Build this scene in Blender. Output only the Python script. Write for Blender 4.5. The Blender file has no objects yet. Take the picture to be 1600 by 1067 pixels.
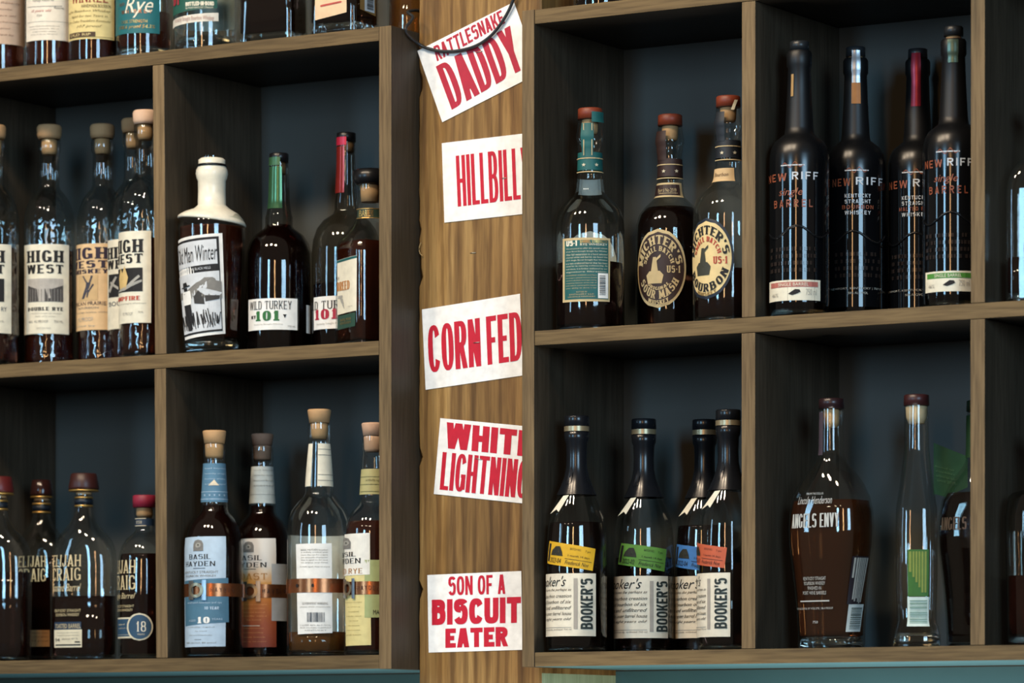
import bpy, bmesh, math, random
from mathutils import Vector
random.seed(7)
sc = bpy.context.scene
col = sc.collection

# ---------------------------------------------------------------- camera
F = 6500.0; TH = math.radians(31.4); YH = 1187.0; CZ = 1.55
ST, CT = math.sin(TH), math.cos(TH)
CX, CY = 2.75173, -4.56234
cam = bpy.data.cameras.new('camera'); camo = bpy.data.objects.new('camera', cam); col.objects.link(camo)
cam.sensor_width = 36.0; cam.lens = F / 1600.0 * 36.0
cam.shift_y = (YH - 533.5) / 1600.0
camo.location = (CX, CY, CZ); camo.rotation_euler = (math.pi / 2, 0, TH)
cam.clip_start = 0.1; cam.clip_end = 60
cam.dof.use_dof = True; cam.dof.focus_distance = 5.33; cam.dof.aperture_fstop = 6.3
sc.camera = camo

# ---------------------------------------------------------------- world, lamps, exposure
w = bpy.data.worlds.new('world'); sc.world = w; w.use_nodes = True
bg = w.node_tree.nodes['Background']; bg.inputs[0].default_value = (1.0, 0.86, 0.70, 1); bg.inputs[1].default_value = 0.15

def area(name, azim, dist, zc, wd, ht, colr, radiance, org=(0.0, 0.0, 2.1)):
    """a window or lamp of the room: azimuth from the shelf normal, distance from the shelf"""
    a = math.radians(azim)
    L = bpy.data.lights.new(name, 'AREA'); L.shape = 'RECTANGLE'; L.size = wd; L.size_y = ht
    L.color = colr; L.energy = radiance * wd * ht * math.pi
    o = bpy.data.objects.new(name, L); col.objects.link(o)
    o.location = (org[0] + dist * math.sin(a), org[1] - dist * math.cos(a), zc)
    d = Vector((org[0], org[1], zc)) - o.location
    o.rotation_euler = d.to_track_quat('-Z', 'Y').to_euler()
    return o
area('window_light_far_left', -38, 8.0, 3.3, 0.6, 2.4, (0.40, 0.72, 1.0), 14.0)
area('window_light_left', -5, 8.5, 3.3, 0.95, 2.5, (0.36, 0.70, 1.0), 27.0)
area('window_light_right', 49, 8.0, 3.3, 2.1, 2.5, (0.45, 0.74, 1.0), 17.0)
area('pendant_row_light', 17, 8.0, 3.25, 0.42, 2.4, (1.0, 0.56, 0.25), 22.0)
# ceiling lamps over the bar, warm
for i, (lx, ly) in enumerate(((-1.3, -2.3), (-0.45, -2.2), (0.4, -2.1))):
    cl = bpy.data.lights.new('ceiling_lamp_light', 'AREA'); cl.shape = 'DISK'; cl.size = 0.30
    cl.color = (1.0, 0.80, 0.58); cl.energy = 36
    clo = bpy.data.objects.new('ceiling_lamp_light', cl); col.objects.link(clo)
    clo.location = (lx, ly, 4.2); clo.rotation_euler = (math.radians(48), 0, 0)
# lamps on the back-bar counter under the shelves
for lx, en in ((0.50, 5.5), (-0.32, 2.6)):
    bl = bpy.data.lights.new('counter_lamp_light', 'AREA'); bl.shape = 'DISK'; bl.size = 0.25
    bl.color = (1.0, 0.95, 0.86); bl.energy = en
    blo = bpy.data.objects.new('counter_lamp_light', bl); col.objects.link(blo)
    blo.location = (lx, -0.10, 1.08); blo.rotation_euler = (math.radians(168), 0, 0)

sc.view_settings.view_transform = 'Standard'; sc.view_settings.look = 'None'
sc.view_settings.gamma = 1.0; sc.view_settings.use_curve_mapping = False
sc.view_settings.exposure = 0.0
sc.cycles.use_denoising = True
sc.cycles.transparent_max_bounces = 24
sc.cycles.sample_clamp_indirect = 6.0
sc.cycles.caustics_reflective = False; sc.cycles.caustics_refractive = False

# ---------------------------------------------------------------- photo pixel -> place helpers
def proj(X, Y, Z):
    dx, dy = X - CX, Y - CY
    a = dx * CT + dy * ST; z = -dx * ST + dy * CT
    return 800 + F * a / z, YH - F * (Z - CZ) / z, z
def Xat(px, Y):
    k = (px - 800) / F; dy = Y - CY
    return CX + (k * dy * CT - dy * ST) / (CT + k * ST)
def Zat(px, py, Y):
    return CZ + (YH - py) * proj(Xat(px, Y), Y, 0)[2] / F

# ---------------------------------------------------------------- materials
def lin(c): return tuple((x / 12.92 if x <= 0.04045 else ((x + 0.055) / 1.055) ** 2.4) for x in c)
def hx(h): h = h.lstrip('#'); return lin(tuple(int(h[i:i + 2], 16) / 255 for i in (0, 2, 4)))
MC = {}
def pm(h, rough=0.6, metal=0.0, spec=0.4):
    k = (h, rough, metal)
    if k in MC: return MC[k]
    m = bpy.data.materials.new('paint_' + h); m.use_nodes = True; n = m.node_tree.nodes; b = n['Principled BSDF']
    c = hx(h)
    t = n.new('ShaderNodeTexNoise'); t.inputs['Scale'].default_value = 90; t.inputs['Detail'].default_value = 3
    co = n.new('ShaderNodeTexCoord'); m.node_tree.links.new(co.outputs['Object'], t.inputs['Vector'])
    r = n.new('ShaderNodeValToRGB'); r.color_ramp.elements[0].position = 0.3; r.color_ramp.elements[1].position = 0.7
    r.color_ramp.elements[0].color = (*[x * 0.9 for x in c], 1); r.color_ramp.elements[1].color = (*[min(1, x * 1.06) for x in c], 1)
    m.node_tree.links.new(t.outputs['Fac'], r.inputs[0]); m.node_tree.links.new(r.outputs[0], b.inputs['Base Color'])
    b.inputs['Roughness'].default_value = rough; b.inputs['Metallic'].default_value = metal
    b.inputs['Specular IOR Level'].default_value = spec
    MC[k] = m; return m

def glass(name, tint=(0.93, 0.95, 0.93), bump=0.0, bscale=60, ior=1.66):
    m = bpy.data.materials.new(name); m.use_nodes = True; nt = m.node_tree; n = nt.nodes
    for x in list(n): n.remove(x)
    out = n.new('ShaderNodeOutputMaterial'); mix = n.new('ShaderNodeMixShader'); tr = n.new('ShaderNodeBsdfTransparent')
    gl = n.new('ShaderNodeBsdfGlossy'); fr = n.new('ShaderNodeFresnel'); fr.inputs['IOR'].default_value = ior
    gl.inputs['Roughness'].default_value = 0.03; tr.inputs[0].default_value = (*tint, 1)
    mn = n.new('ShaderNodeMath'); mn.operation = 'MINIMUM'; mn.inputs[1].default_value = 0.30   # thin wall: light leaks through the rim
    nt.links.new(fr.outputs[0], mn.inputs[0]); nt.links.new(mn.outputs[0], mix.inputs[0]); nt.links.new(tr.outputs[0], mix.inputs[1]); nt.links.new(gl.outputs[0], mix.inputs[2])
    nt.links.new(mix.outputs[0], out.inputs[0])
    t = n.new('ShaderNodeTexNoise'); t.inputs['Scale'].default_value = bscale; t.inputs['Detail'].default_value = 0.4
    co = n.new('ShaderNodeTexCoord'); nt.links.new(co.outputs['Object'], t.inputs['Vector'])
    bp = n.new('ShaderNodeBump'); bp.inputs['Strength'].default_value = bump if bump else 0.05
    if bump:   # the neck is smooth, the body hammered
        sx = n.new('ShaderNodeSeparateXYZ'); mr = n.new('ShaderNodeMapRange'); nt.links.new(co.outputs['Object'], sx.inputs[0]); nt.links.new(sx.outputs['Z'], mr.inputs['Value'])
        mr.inputs['From Min'].default_value = 0.215; mr.inputs['From Max'].default_value = 0.235; mr.inputs['To Min'].default_value = bump; mr.inputs['To Max'].default_value = 0.05; nt.links.new(mr.outputs[0], bp.inputs['Strength'])
    bp.inputs['Distance'].default_value = 0.0022
    nt.links.new(t.outputs['Fac'], bp.inputs['Height'])
    nt.links.new(bp.outputs[0], gl.inputs['Normal']); nt.links.new(bp.outputs[0], fr.inputs['Normal'])
    return m
G_CLEAR = glass('clear_glass')
G_HAMMER = glass('hammered_glass', (0.84, 0.87, 0.86), bump=0.55, bscale=125)
G_SMOKE = glass('smoky_glass', (0.62, 0.60, 0.55))

def solid_glass():
    m = bpy.data.materials.new('thick_glass'); m.use_nodes = True; b = m.node_tree.nodes['Principled BSDF']
    b.inputs['Base Color'].default_value = (0.82, 0.90, 0.90, 1); b.inputs['Roughness'].default_value = 0.02
    b.inputs['Transmission Weight'].default_value = 1.0; b.inputs['IOR'].default_value = 1.5
    return m
G_SOLID = solid_glass()
def liquid(name, c, trans=0.85):
    m = bpy.data.materials.new(name); m.use_nodes = True; nt = m.node_tree; b = nt.nodes['Principled BSDF']
    t = nt.nodes.new('ShaderNodeTexNoise'); t.inputs['Scale'].default_value = 12
    r = nt.nodes.new('ShaderNodeValToRGB'); r.color_ramp.elements[0].color = (*[x * 0.8 for x in c], 1); r.color_ramp.elements[1].color = (*c, 1)
    nt.links.new(t.outputs['Fac'], r.inputs[0]); nt.links.new(r.outputs[0], b.inputs['Base Color'])
    b.inputs['Roughness'].default_value = 0.02; b.inputs['Transmission Weight'].default_value = trans; b.inputs['IOR'].default_value = 1.36
    return m
L_DARK = liquid('dark_whiskey', (0.055, 0.014, 0.009)); L_AMBER = liquid('amber_whiskey', (0.55, 0.21, 0.045))
L_RED = liquid('red_whiskey', (0.20, 0.040, 0.016)); L_BLACK = liquid('near_black_whiskey', (0.035, 0.014, 0.010))

def wood(name, c1, c2, c3, axis, gs=1.0, rough=0.6, dark=0.5, lo=0.25, hi=0.75, wav=0.8, ring=0.0):
    """stained timber: long grain along axis, blotches, fine pores"""
    m = bpy.data.materials.new(name); m.use_nodes = True; nt = m.node_tree; n = nt.nodes; L = nt.links
    b = n['Principled BSDF']; b.inputs['Roughness'].default_value = rough; b.inputs['Specular IOR Level'].default_value = 0.25
    co = n.new('ShaderNodeTexCoord')
    def noise(scale, detail, stretch, dist=0.0):
        mp = n.new('ShaderNodeMapping'); s = [1, 1, 1]; s[axis] = stretch; mp.inputs['Scale'].default_value = s
        t = n.new('ShaderNodeTexNoise'); t.inputs['Scale'].default_value = scale; t.inputs['Detail'].default_value = detail
        t.inputs['Distortion'].default_value = dist
        L.new(co.outputs['Object'], mp.inputs[0]); L.new(mp.outputs[0], t.inputs['Vector']); return t
    a = noise(26 * gs, 5, 0.07, wav); p = noise(260 * gs, 3, 0.06); q = noise(5 * gs, 3, 0.35, 0.5)
    r = n.new('ShaderNodeValToRGB'); e = r.color_ramp.elements
    e[0].position = lo; e[0].color = (*hx(c1), 1); e[1].position = hi; e[1].color = (*hx(c3), 1)
    k = e.new(0.5); k.color = (*hx(c2), 1)
    ad = n.new('ShaderNodeMath'); ad.operation = 'MULTIPLY_ADD'; ad.inputs[1].default_value = 0.55
    sm = n.new('ShaderNodeMath'); sm.operation = 'MULTIPLY'; sm.inputs[1].default_value = 0.45
    L.new(q.outputs['Fac'], sm.inputs[0]); L.new(a.outputs['Fac'], ad.inputs[0]); L.new(sm.outputs[0], ad.inputs[2]); L.new(ad.outputs[0], r.inputs[0])
    mx = n.new('ShaderNodeMix'); mx.data_type = 'RGBA'; mx.blend_type = 'MULTIPLY'; mx.inputs[0].default_value = dark
    r2 = n.new('ShaderNodeValToRGB'); r2.color_ramp.elements[0].position = 0.3; r2.color_ramp.elements[1].position = 0.6
    r2.color_ramp.elements[0].color = (0.45, 0.42, 0.4, 1); r2.color_ramp.elements[1].color = (1, 1, 1, 1)
    L.new(p.outputs['Fac'], r2.inputs[0]); L.new(r.outputs[0], mx.inputs[6]); L.new(r2.outputs[0], mx.inputs[7]); L.new(mx.outputs[2], b.inputs['Base Color'])
    if ring:   # wandering growth rings
        mp = n.new('ShaderNodeMapping'); sv = [1, 1, 1]; sv[axis] = 0.10; mp.inputs['Scale'].default_value = sv; L.new(co.outputs['Object'], mp.inputs[0])
        wv = n.new('ShaderNodeTexWave'); wv.inputs['Scale'].default_value = 17; wv.inputs['Distortion'].default_value = 7; wv.inputs['Detail'].default_value = 4; wv.inputs['Detail Scale'].default_value = 1.6; wv.inputs['Detail Roughness'].default_value = 0.6
        L.new(mp.outputs[0], wv.inputs['Vector']); rr = n.new('ShaderNodeValToRGB'); rr.color_ramp.elements[0].position = 0.05; rr.color_ramp.elements[1].position = 0.55
        rr.color_ramp.elements[0].color = (0.52, 0.46, 0.40, 1); rr.color_ramp.elements[1].color = (1, 1, 1, 1); L.new(wv.outputs['Fac'], rr.inputs[0])
        m2 = n.new('ShaderNodeMix'); m2.data_type = 'RGBA'; m2.blend_type = 'MULTIPLY'; m2.inputs[0].default_value = ring
        L.new(mx.outputs[2], m2.inputs[6]); L.new(rr.outputs[0], m2.inputs[7]); L.new(m2.outputs[2], b.inputs['Base Color'])
    bp = n.new('ShaderNodeBump'); bp.inputs['Strength'].default_value = 0.25; bp.inputs['Distance'].default_value = 0.001
    L.new(p.outputs['Fac'], bp.inputs['Height']); L.new(bp.outputs[0], b.inputs['Normal'])
    return m
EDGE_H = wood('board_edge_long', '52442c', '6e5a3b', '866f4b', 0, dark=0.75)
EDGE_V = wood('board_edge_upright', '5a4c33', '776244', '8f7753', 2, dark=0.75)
STAIN_H = wood('dark_stain_long', '1e1c19', '27231d', '312b23', 0, rough=0.5)
STAIN_V = wood('dark_stain_upright', '2f2a21', '40382d', '52473a', 2, rough=0.5)
POST = wood('post_timber', '644824', '8e6b3b', 'ab8852', 2, gs=1.2, rough=0.5, dark=0.5, lo=0.34, hi=0.64, wav=1.2, ring=0.75)
GREENPAINT = wood('pale_green_paint', '8fa07a', 'a8b894', 'b6c6a4', 2, gs=0.8, dark=0.35)
def plaster(name, c, sc_=9):
    m = bpy.data.materials.new(name); m.use_nodes = True; nt = m.node_tree; b = nt.nodes['Principled BSDF']
    t = nt.nodes.new('ShaderNodeTexNoise'); t.inputs['Scale'].default_value = sc_; t.inputs['Detail'].default_value = 6
    co = nt.nodes.new('ShaderNodeTexCoord'); nt.links.new(co.outputs['Object'], t.inputs['Vector'])
    r = nt.nodes.new('ShaderNodeValToRGB'); c = hx(c)
    r.color_ramp.elements[0].color = (*[x * 0.85 for x in c], 1); r.color_ramp.elements[1].color = (*[x * 1.15 for x in c], 1)
    nt.links.new(t.outputs['Fac'], r.inputs[0]); nt.links.new(r.outputs[0], b.inputs['Base Color']); b.inputs['Roughness'].default_value = 0.55
    return m
TEAL = plaster('teal_wall_paint', '4f7880'); SLATE = plaster('slate_back_paint', '41433f', 5)
FLOORM = plaster('dark_floor', '2e2a26')

# ---------------------------------------------------------------- mesh helpers
def mesh_obj(name, verts, faces, mat, parent=None, smooth=False, mats=None, midx=None):
    me = bpy.data.meshes.new(name); me.from_pydata([tuple(v) for v in verts], [], faces)
    for mm in (mats or [mat]): me.materials.append(mm)
    if midx: me.polygons.foreach_set('material_index', midx)
    if smooth: me.polygons.foreach_set('use_smooth', [True] * len(me.polygons))
    me.update()
    o = bpy.data.objects.new(name, me); col.objects.link(o)
    if parent: o.parent = parent
    return o
def empty(name, loc, rz=0.0):
    o = bpy.data.objects.new(name, None); col.objects.link(o); o.location = loc; o.rotation_euler = (0, 0, rz)
    o.empty_display_size = 0.03
    return o
def tag(o, label=None, cat=None, group=None, kind=None):
    for k, v in (('label', label), ('category', cat), ('group', group), ('kind', kind)):
        if v: o[k] = v
    return o
def board(name, parent, x0, x1, y0, y1, z0, z1, edge, face, dxt=0.0, bev=0.0009):
    """a plank with eased corners; its front edge is paler than its stained faces; dxt leans it sideways"""
    ox, oy, oz = parent.location if parent else (0, 0, 0)
    bm = bmesh.new()
    vs = [bm.verts.new((x - ox + (dxt if z == z1 else 0), y - oy, z - oz)) for x in (x0, x1) for y in (y0, y1) for z in (z0, z1)]
    for f in ((0, 1, 3, 2), (4, 6, 7, 5), (0, 4, 5, 1), (2, 3, 7, 6), (0, 2, 6, 4), (1, 5, 7, 3)):
        bm.faces.new([vs[i] for i in f])
    bmesh.ops.recalc_face_normals(bm, faces=bm.faces)
    bmesh.ops.bevel(bm, geom=list(bm.edges), offset=bev, segments=2, profile=0.6, affect='EDGES')
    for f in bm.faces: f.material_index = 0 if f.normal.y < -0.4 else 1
    me = bpy.data.meshes.new(name); bm.to_mesh(me); bm.free()
    me.materials.append(edge); me.materials.append(face)
    o = bpy.data.objects.new(name, me); col.objects.link(o); o.parent = parent
    return o
def tube(name, pts, r, mat, parent=None, seg=8, caps=True):
    """round bar through pts"""
    pts = [Vector(p) for p in pts]; V = []; Fc = []
    for i, p in enumerate(pts):
        t = (pts[min(i + 1, len(pts) - 1)] - pts[max(i - 1, 0)]).normalized()
        u = t.cross(Vector((0, 0, 1)));
        if u.length < 1e-3: u = t.cross(Vector((0, 1, 0)))
        u.normalize(); v = t.cross(u)
        for k in range(seg):
            a = 2 * math.pi * k / seg; V.append(p + r * (math.cos(a) * u + math.sin(a) * v))
    for i in range(len(pts) - 1):
        for k in range(seg):
            Fc.append((i * seg + k, i * seg + (k + 1) % seg, (i + 1) * seg + (k + 1) % seg, (i + 1) * seg + k))
    if caps:
        Fc.append(tuple(reversed(range(seg)))); Fc.append(tuple(range((len(pts) - 1) * seg, len(pts) * seg)))
    return mesh_obj(name, V, Fc, mat, parent, True)
def spline(P, n=8):
    out = []; P = [Vector(p) for p in P]
    for i in range(len(P) - 1):
        p0, p1, p2, p3 = P[max(i - 1, 0)], P[i], P[i + 1], P[min(i + 2, len(P) - 1)]
        for k in range(n):
            t = k / n
            out.append(0.5 * ((2 * p1) + (p2 - p0) * t + (2 * p0 - 5 * p1 + 4 * p2 - p3) * t * t + (3 * p1 - p0 - 3 * p2 + p3) * t ** 3))
    return out + [P[-1]]

# ---------------------------------------------------------------- lettering: block alphabet made of quads
def glyph(ch, s, b, sf=0.0, sh=0.08):
    """quads of one capital; s stem width, b bar height, sf slab-serif overhang, sh slab height"""
    Q = []; wd = 1.0
    def R(x0, y0, x1, y1): Q.append([(x0, y0), (x1, y0), (x1, y1), (x0, y1)])
    def stem(x, y0=0.0, y1=1.0, lo=True, hi=True):
        R(x, y0, x + s, y1)
        if sf:
            if lo: R(x - sf, y0, x + s + sf, y0 + sh)
            if hi: R(x - sf, y1 - sh, x + s + sf, y1)
    def D(x0, y0, x1, y1, k=1.0):
        Q.append([(x0, y0), (x0 + s * k, y0), (x1 + s * k, y1), (x1, y1)])
    def ring(cx, cy, rx, ry, a0, a1, n=2.6, k=1.0):
        N = max(6, int(abs(a1 - a0) / 14)); pr = None
        for i in range(N + 1):
            a = math.radians(a0 + (a1 - a0) * i / N); c, d = math.cos(a), math.sin(a)
            fx = math.copysign(abs(c) ** (2 / n), c); fy = math.copysign(abs(d) ** (2 / n), d)
            o = (cx + rx * fx, cy + ry * fy); q = (cx + (rx - s * k) * fx, cy + (ry - b) * fy)
            if pr: Q.append([pr[1], pr[0], o, q])
            pr = (o, q)
    def bowl(y0, y1, x1=1.0, cx=0.45):
        ring(cx, (y0 + y1) / 2, x1 - cx, (y1 - y0) / 2, -90, 90)
        R(0, y1 - b, cx, y1); R(0, y0, cx, y0 + b)
    if ch == 'A':
        k = s * 0.62; Q.append([(0, 0), (s, 0), (0.5 + k, 1), (0.5 - k, 1)]); Q.append([(1 - s, 0), (1, 0), (0.5 + k, 1), (0.5 - k, 1)])
        R(s * 0.6, 0.2, 1 - s * 0.6, 0.2 + b * 0.9)
        if sf: R(-sf, 0, s + sf, sh); R(1 - s - sf, 0, 1 + sf, sh)
    elif ch == 'B': stem(0); bowl(0.47, 1, 0.96); bowl(0, 0.47 + b)
    elif ch == 'C': ring(0.5, 0.5, 0.5, 0.5, 28, 332)
    elif ch == 'D': stem(0); bowl(0, 1)
    elif ch == 'E': wd = 0.86; stem(0); R(0, 1 - b, wd, 1); R(0, 0, wd, b); R(0, 0.5 - b / 2, wd * 0.85, 0.5 + b / 2)
    elif ch == 'F': wd = 0.84; stem(0); R(0, 1 - b, wd, 1); R(0, 0.5 - b / 2, wd * 0.85, 0.5 + b / 2)
    elif ch == 'G': ring(0.5, 0.5, 0.5, 0.5, 28, 330); R(1 - s, 0.06, 1, 0.46); R(0.55, 0.46 - b * 0.8, 1, 0.46)
    elif ch == 'H': stem(0); stem(1 - s); R(s, 0.5 - b / 2, 1 - s, 0.5 + b / 2)
    elif ch == 'I': wd = s; stem(0)
    elif ch == 'J': wd = 0.7; stem(wd - s, 0.25, 1, lo=False); ring(wd / 2, 0.3, wd / 2, 0.3, 180, 360)
    elif ch == 'K': stem(0); D(s * 0.7, 0.36, 1 - s, 1); D(1 - s, 0, 0.40 - s * 0.15, 0.56)
    elif ch == 'L': wd = 0.82; stem(0); R(0, 0, wd, b)
    elif ch == 'M': wd = 1.3; stem(0); stem(wd - s); D(0, 1, wd / 2 - s / 2, 0.15); D(wd - s, 1, wd / 2 - s / 2, 0.15)
    elif ch == 'N': stem(0, hi=False); stem(1 - s, lo=False); D(1 - s, 0, 0, 1)
    elif ch in 'O0': ring(0.5, 0.5, 0.5, 0.5, 0, 360)
    elif ch == 'P': stem(0); bowl(0.42, 1)
    elif ch == 'R': stem(0); bowl(0.44, 1, 0.97); D(1 - s, 0, 0.45 - s * 0.3, 0.47)
    elif ch == 'S': ring(0.5, 0.73, 0.5, 0.27 + b * 0.0, 25, 270); ring(0.5, 0.27 + b * 0.5, 0.5, 0.27 + b * 0.5, -155, 90)
    elif ch == 'T':
        stem(0.5 - s / 2, hi=False); R(0, 1 - b, 1, 1)
        if sf: R(0, 0.78, sf * 1.2, 1); R(1 - sf * 1.2, 0.78, 1, 1)
    elif ch == 'U': stem(0, 0.3, 1, lo=False); stem(1 - s, 0.3, 1, lo=False); ring(0.5, 0.32, 0.5, 0.32, 180, 360)
    elif ch == 'V': D(0.5 - s / 2, 0, 0, 1); D(0.5 - s / 2, 0, 1 - s, 1)
    elif ch == 'W': wd = 1.45; D(0.36 - s / 2, 0, 0, 1); D(0.36 - s / 2, 0, 0.725 - s / 2, 1); D(1.09 - s / 2, 0, 0.725 - s / 2, 1); D(1.09 - s / 2, 0, 1.45 - s, 1)
    elif ch == 'X': D(0, 0, 1 - s, 1); D(1 - s, 0, 0, 1)
    elif ch == 'Y': stem(0.5 - s / 2, 0, 0.5, hi=False); D(0.5 - s / 2, 0.45, 0, 1); D(0.5 - s / 2, 0.45, 1 - s, 1)
    elif ch == 'Z': R(0, 1 - b, 1, 1); R(0, 0, 1, b); D(0, b * 0.5, 1 - s, 1 - b * 0.5)
    elif ch == '1': wd = 0.6; stem(0.3 - s / 2, hi=False); R(0.02, 0.74, 0.3, 0.74 + b)
    elif ch == '8': ring(0.5, 0.74, 0.46, 0.26, 0, 360); ring(0.5, 0.28, 0.5, 0.28, 0, 360)
    elif ch == "'": wd = s; Q.append([(s * 0.2, 0.68), (s * 0.7, 0.68), (s, 1), (0, 1)])
    elif ch == '*': wd = 0.4; R(0.08, 0.4, 0.32, 0.58)
    elif ch == '-': wd = 0.5; R(0.05, 0.43, 0.45, 0.43 + b)
    elif ch == ' ': wd = 0.42
    return Q, wd
STY = {
    'wood': dict(s=0.40, b=0.11, gap=0.11), 'woodthin': dict(s=0.38, b=0.08, gap=0.14), 'fat': dict(s=0.40, b=0.24, gap=0.10),
    'mid': dict(s=0.33, b=0.15, gap=0.14), 'slab': dict(s=0.36, b=0.13, sf=0.09, sh=0.10, gap=0.26),
    'serif': dict(s=0.22, b=0.08, sf=0.10, sh=0.05, gap=0.28), 'sans': dict(s=0.22, b=0.16, gap=0.42), 'wide': dict(s=0.2, b=0.16, gap=0.75),
    'book': dict(s=0.34, b=0.17, gap=0.13), 'fatslab': dict(s=0.42, b=0.12, sf=0.12, sh=0.14, gap=0.3),
}
def block(txt, style):
    """quads of a word scaled into the unit square"""
    p = dict(STY[style]); gap = p.pop('gap'); x = 0; out = []
    for i, ch in enumerate(txt):
        q, wd = glyph(ch, **p)
        out += [[(a + x, b) for a, b in k] for k in q]; x += wd + gap
    x -= gap
    return [[(a / x, b) for a, b in k] for k in out]
FC = {}
def fontquads(txt, shear=0.0):
    """triangles / polygons of a line set in Blender's own font, scaled into the unit square"""
    k = (txt, shear)
    if k in FC: return FC[k]
    c = bpy.data.curves.new('t', 'FONT'); c.body = txt; c.shear = shear; c.resolution_u = 2; c.fill_mode = 'FRONT'
    o = bpy.data.objects.new('t', c)
    me = bpy.data.meshes.new_from_object(o)
    P = [(v.co.x, v.co.y) for v in me.vertices]
    xs = [p[0] for p in P]; ys = [p[1] for p in P]; x0, x1, y0, y1 = min(xs), max(xs), min(ys), max(ys)
    out = [[((P[i][0] - x0) / (x1 - x0), (P[i][1] - y0) / (y1 - y0)) for i in f.vertices] for f in me.polygons]
    bpy.data.objects.remove(o); bpy.data.curves.remove(c); bpy.data.meshes.remove(me)
    FC[k] = out; return out
RECT = [[(0, 0), (1, 0), (1, 1), (0, 1)]]
def disc(n=28, rings=5):
    out = []; P = lambda i, r: (0.5 + 0.5 * r * math.cos(2 * math.pi * i / n), 0.5 + 0.5 * r * math.sin(2 * math.pi * i / n))
    for k in range(rings):
        for i in range(n):
            a, b = k / rings, (k + 1) / rings
            out.append([P(i, a), P(i, b), P(i + 1, b), P(i + 1, a)] if k else [(0.5, 0.5), P(i, b), P(i + 1, b)])
    return out
def star():
    P = [(0.5 + (0.5 if i % 2 == 0 else 0.2) * math.sin(math.pi * i / 5), 0.5 + (0.5 if i % 2 == 0 else 0.2) * math.cos(math.pi * i / 5)) for i in range(10)]
    return [[(0.5, 0.5), P[(i + 1) % 10], P[i]] for i in range(10)]
def bars(n, seed, vert=True):
    rnd = random.Random(seed); out = []; x = 0.0
    while x < 1:
        wd = rnd.choice((0.015, 0.03, 0.045)); x2 = min(1, x + wd)
        out.append([(x, 0), (x2, 0), (x2, 1), (x, 1)] if vert else [(0, x), (1, x), (1, x2), (0, x2)])
        x = x2 + rnd.choice((0.015, 0.03, 0.04))
    return out
def subdiv(poly, nx):
    """cut a quad into a strip so that it can follow a curved surface"""
    if nx < 2: return [poly]
    if len(poly) != 4:
        st = [[poly[0], poly[i], poly[i + 1]] for i in range(1, len(poly) - 1)]; out = []
        while st:
            t = st.pop(); xs = [p[0] for p in t]
            if max(xs) - min(xs) <= 1.3 / nx: out.append(t); continue
            i = max(range(3), key=lambda k: abs(t[k][0] - t[(k + 1) % 3][0])); a, b, c = t[i], t[(i + 1) % 3], t[(i + 2) % 3]
            m = ((a[0] + b[0]) / 2, (a[1] + b[1]) / 2); st += [[a, m, c], [m, b, c]]
        return out
    p0, p1, p2, p3 = poly; out = []
    ex = max(abs(p1[0] - p0[0]), abs(p2[0] - p3[0])); ey = max(abs(p3[0] - p0[0]), abs(p2[0] - p1[0]))
    le = lambda a, b, t: (a[0] + (b[0] - a[0]) * t, a[1] + (b[1] - a[1]) * t)
    if ex >= ey:
        k = max(1, math.ceil(ex * nx))
        for i in range(k): out.append([le(p0, p1, i / k), le(p0, p1, (i + 1) / k), le(p3, p2, (i + 1) / k), le(p3, p2, i / k)])
    else:
        k = max(1, math.ceil(ey * nx))
        for i in range(k): out.append([le(p0, p3, i / k), le(p1, p2, i / k), le(p1, p2, (i + 1) / k), le(p0, p3, (i + 1) / k)])
    return out
class Ink:
    """collects printed marks of one colour and makes them one mesh"""
    def __init__(s): s.V = []; s.F = []; s.n = 0
    def add(s, polys, fn):
        for p in polys:
            # overlapping strokes lie a hair above each other
            i = len(s.V); s.n += 1; d = (s.n % 29) * 0.000013
            s.V += [fn(a, b, d) for a, b in p]; s.F.append(tuple(range(i, i + len(p))))
    def build(s, name, mat, parent): return mesh_obj(name, s.V, s.F, mat, parent) if s.F else None

# ---------------------------------------------------------------- bottles
SHELF_TOP = 2.5112; SHELF_MID = 2.0998; SHELF_LOW = 1.6882
def metric(cx, Y, zs, prof):
    """(photo row, half width) outline of a bottle standing at (cx, Y) -> (height above shelf, radius[, squareness])"""
    z = proj(Xat(cx, Y), Y, 0)[2]
    return [(CZ + (YH - p[0]) * z / F - zs, p[1] * z / F) + tuple(p[2:]) for p in prof]

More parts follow.
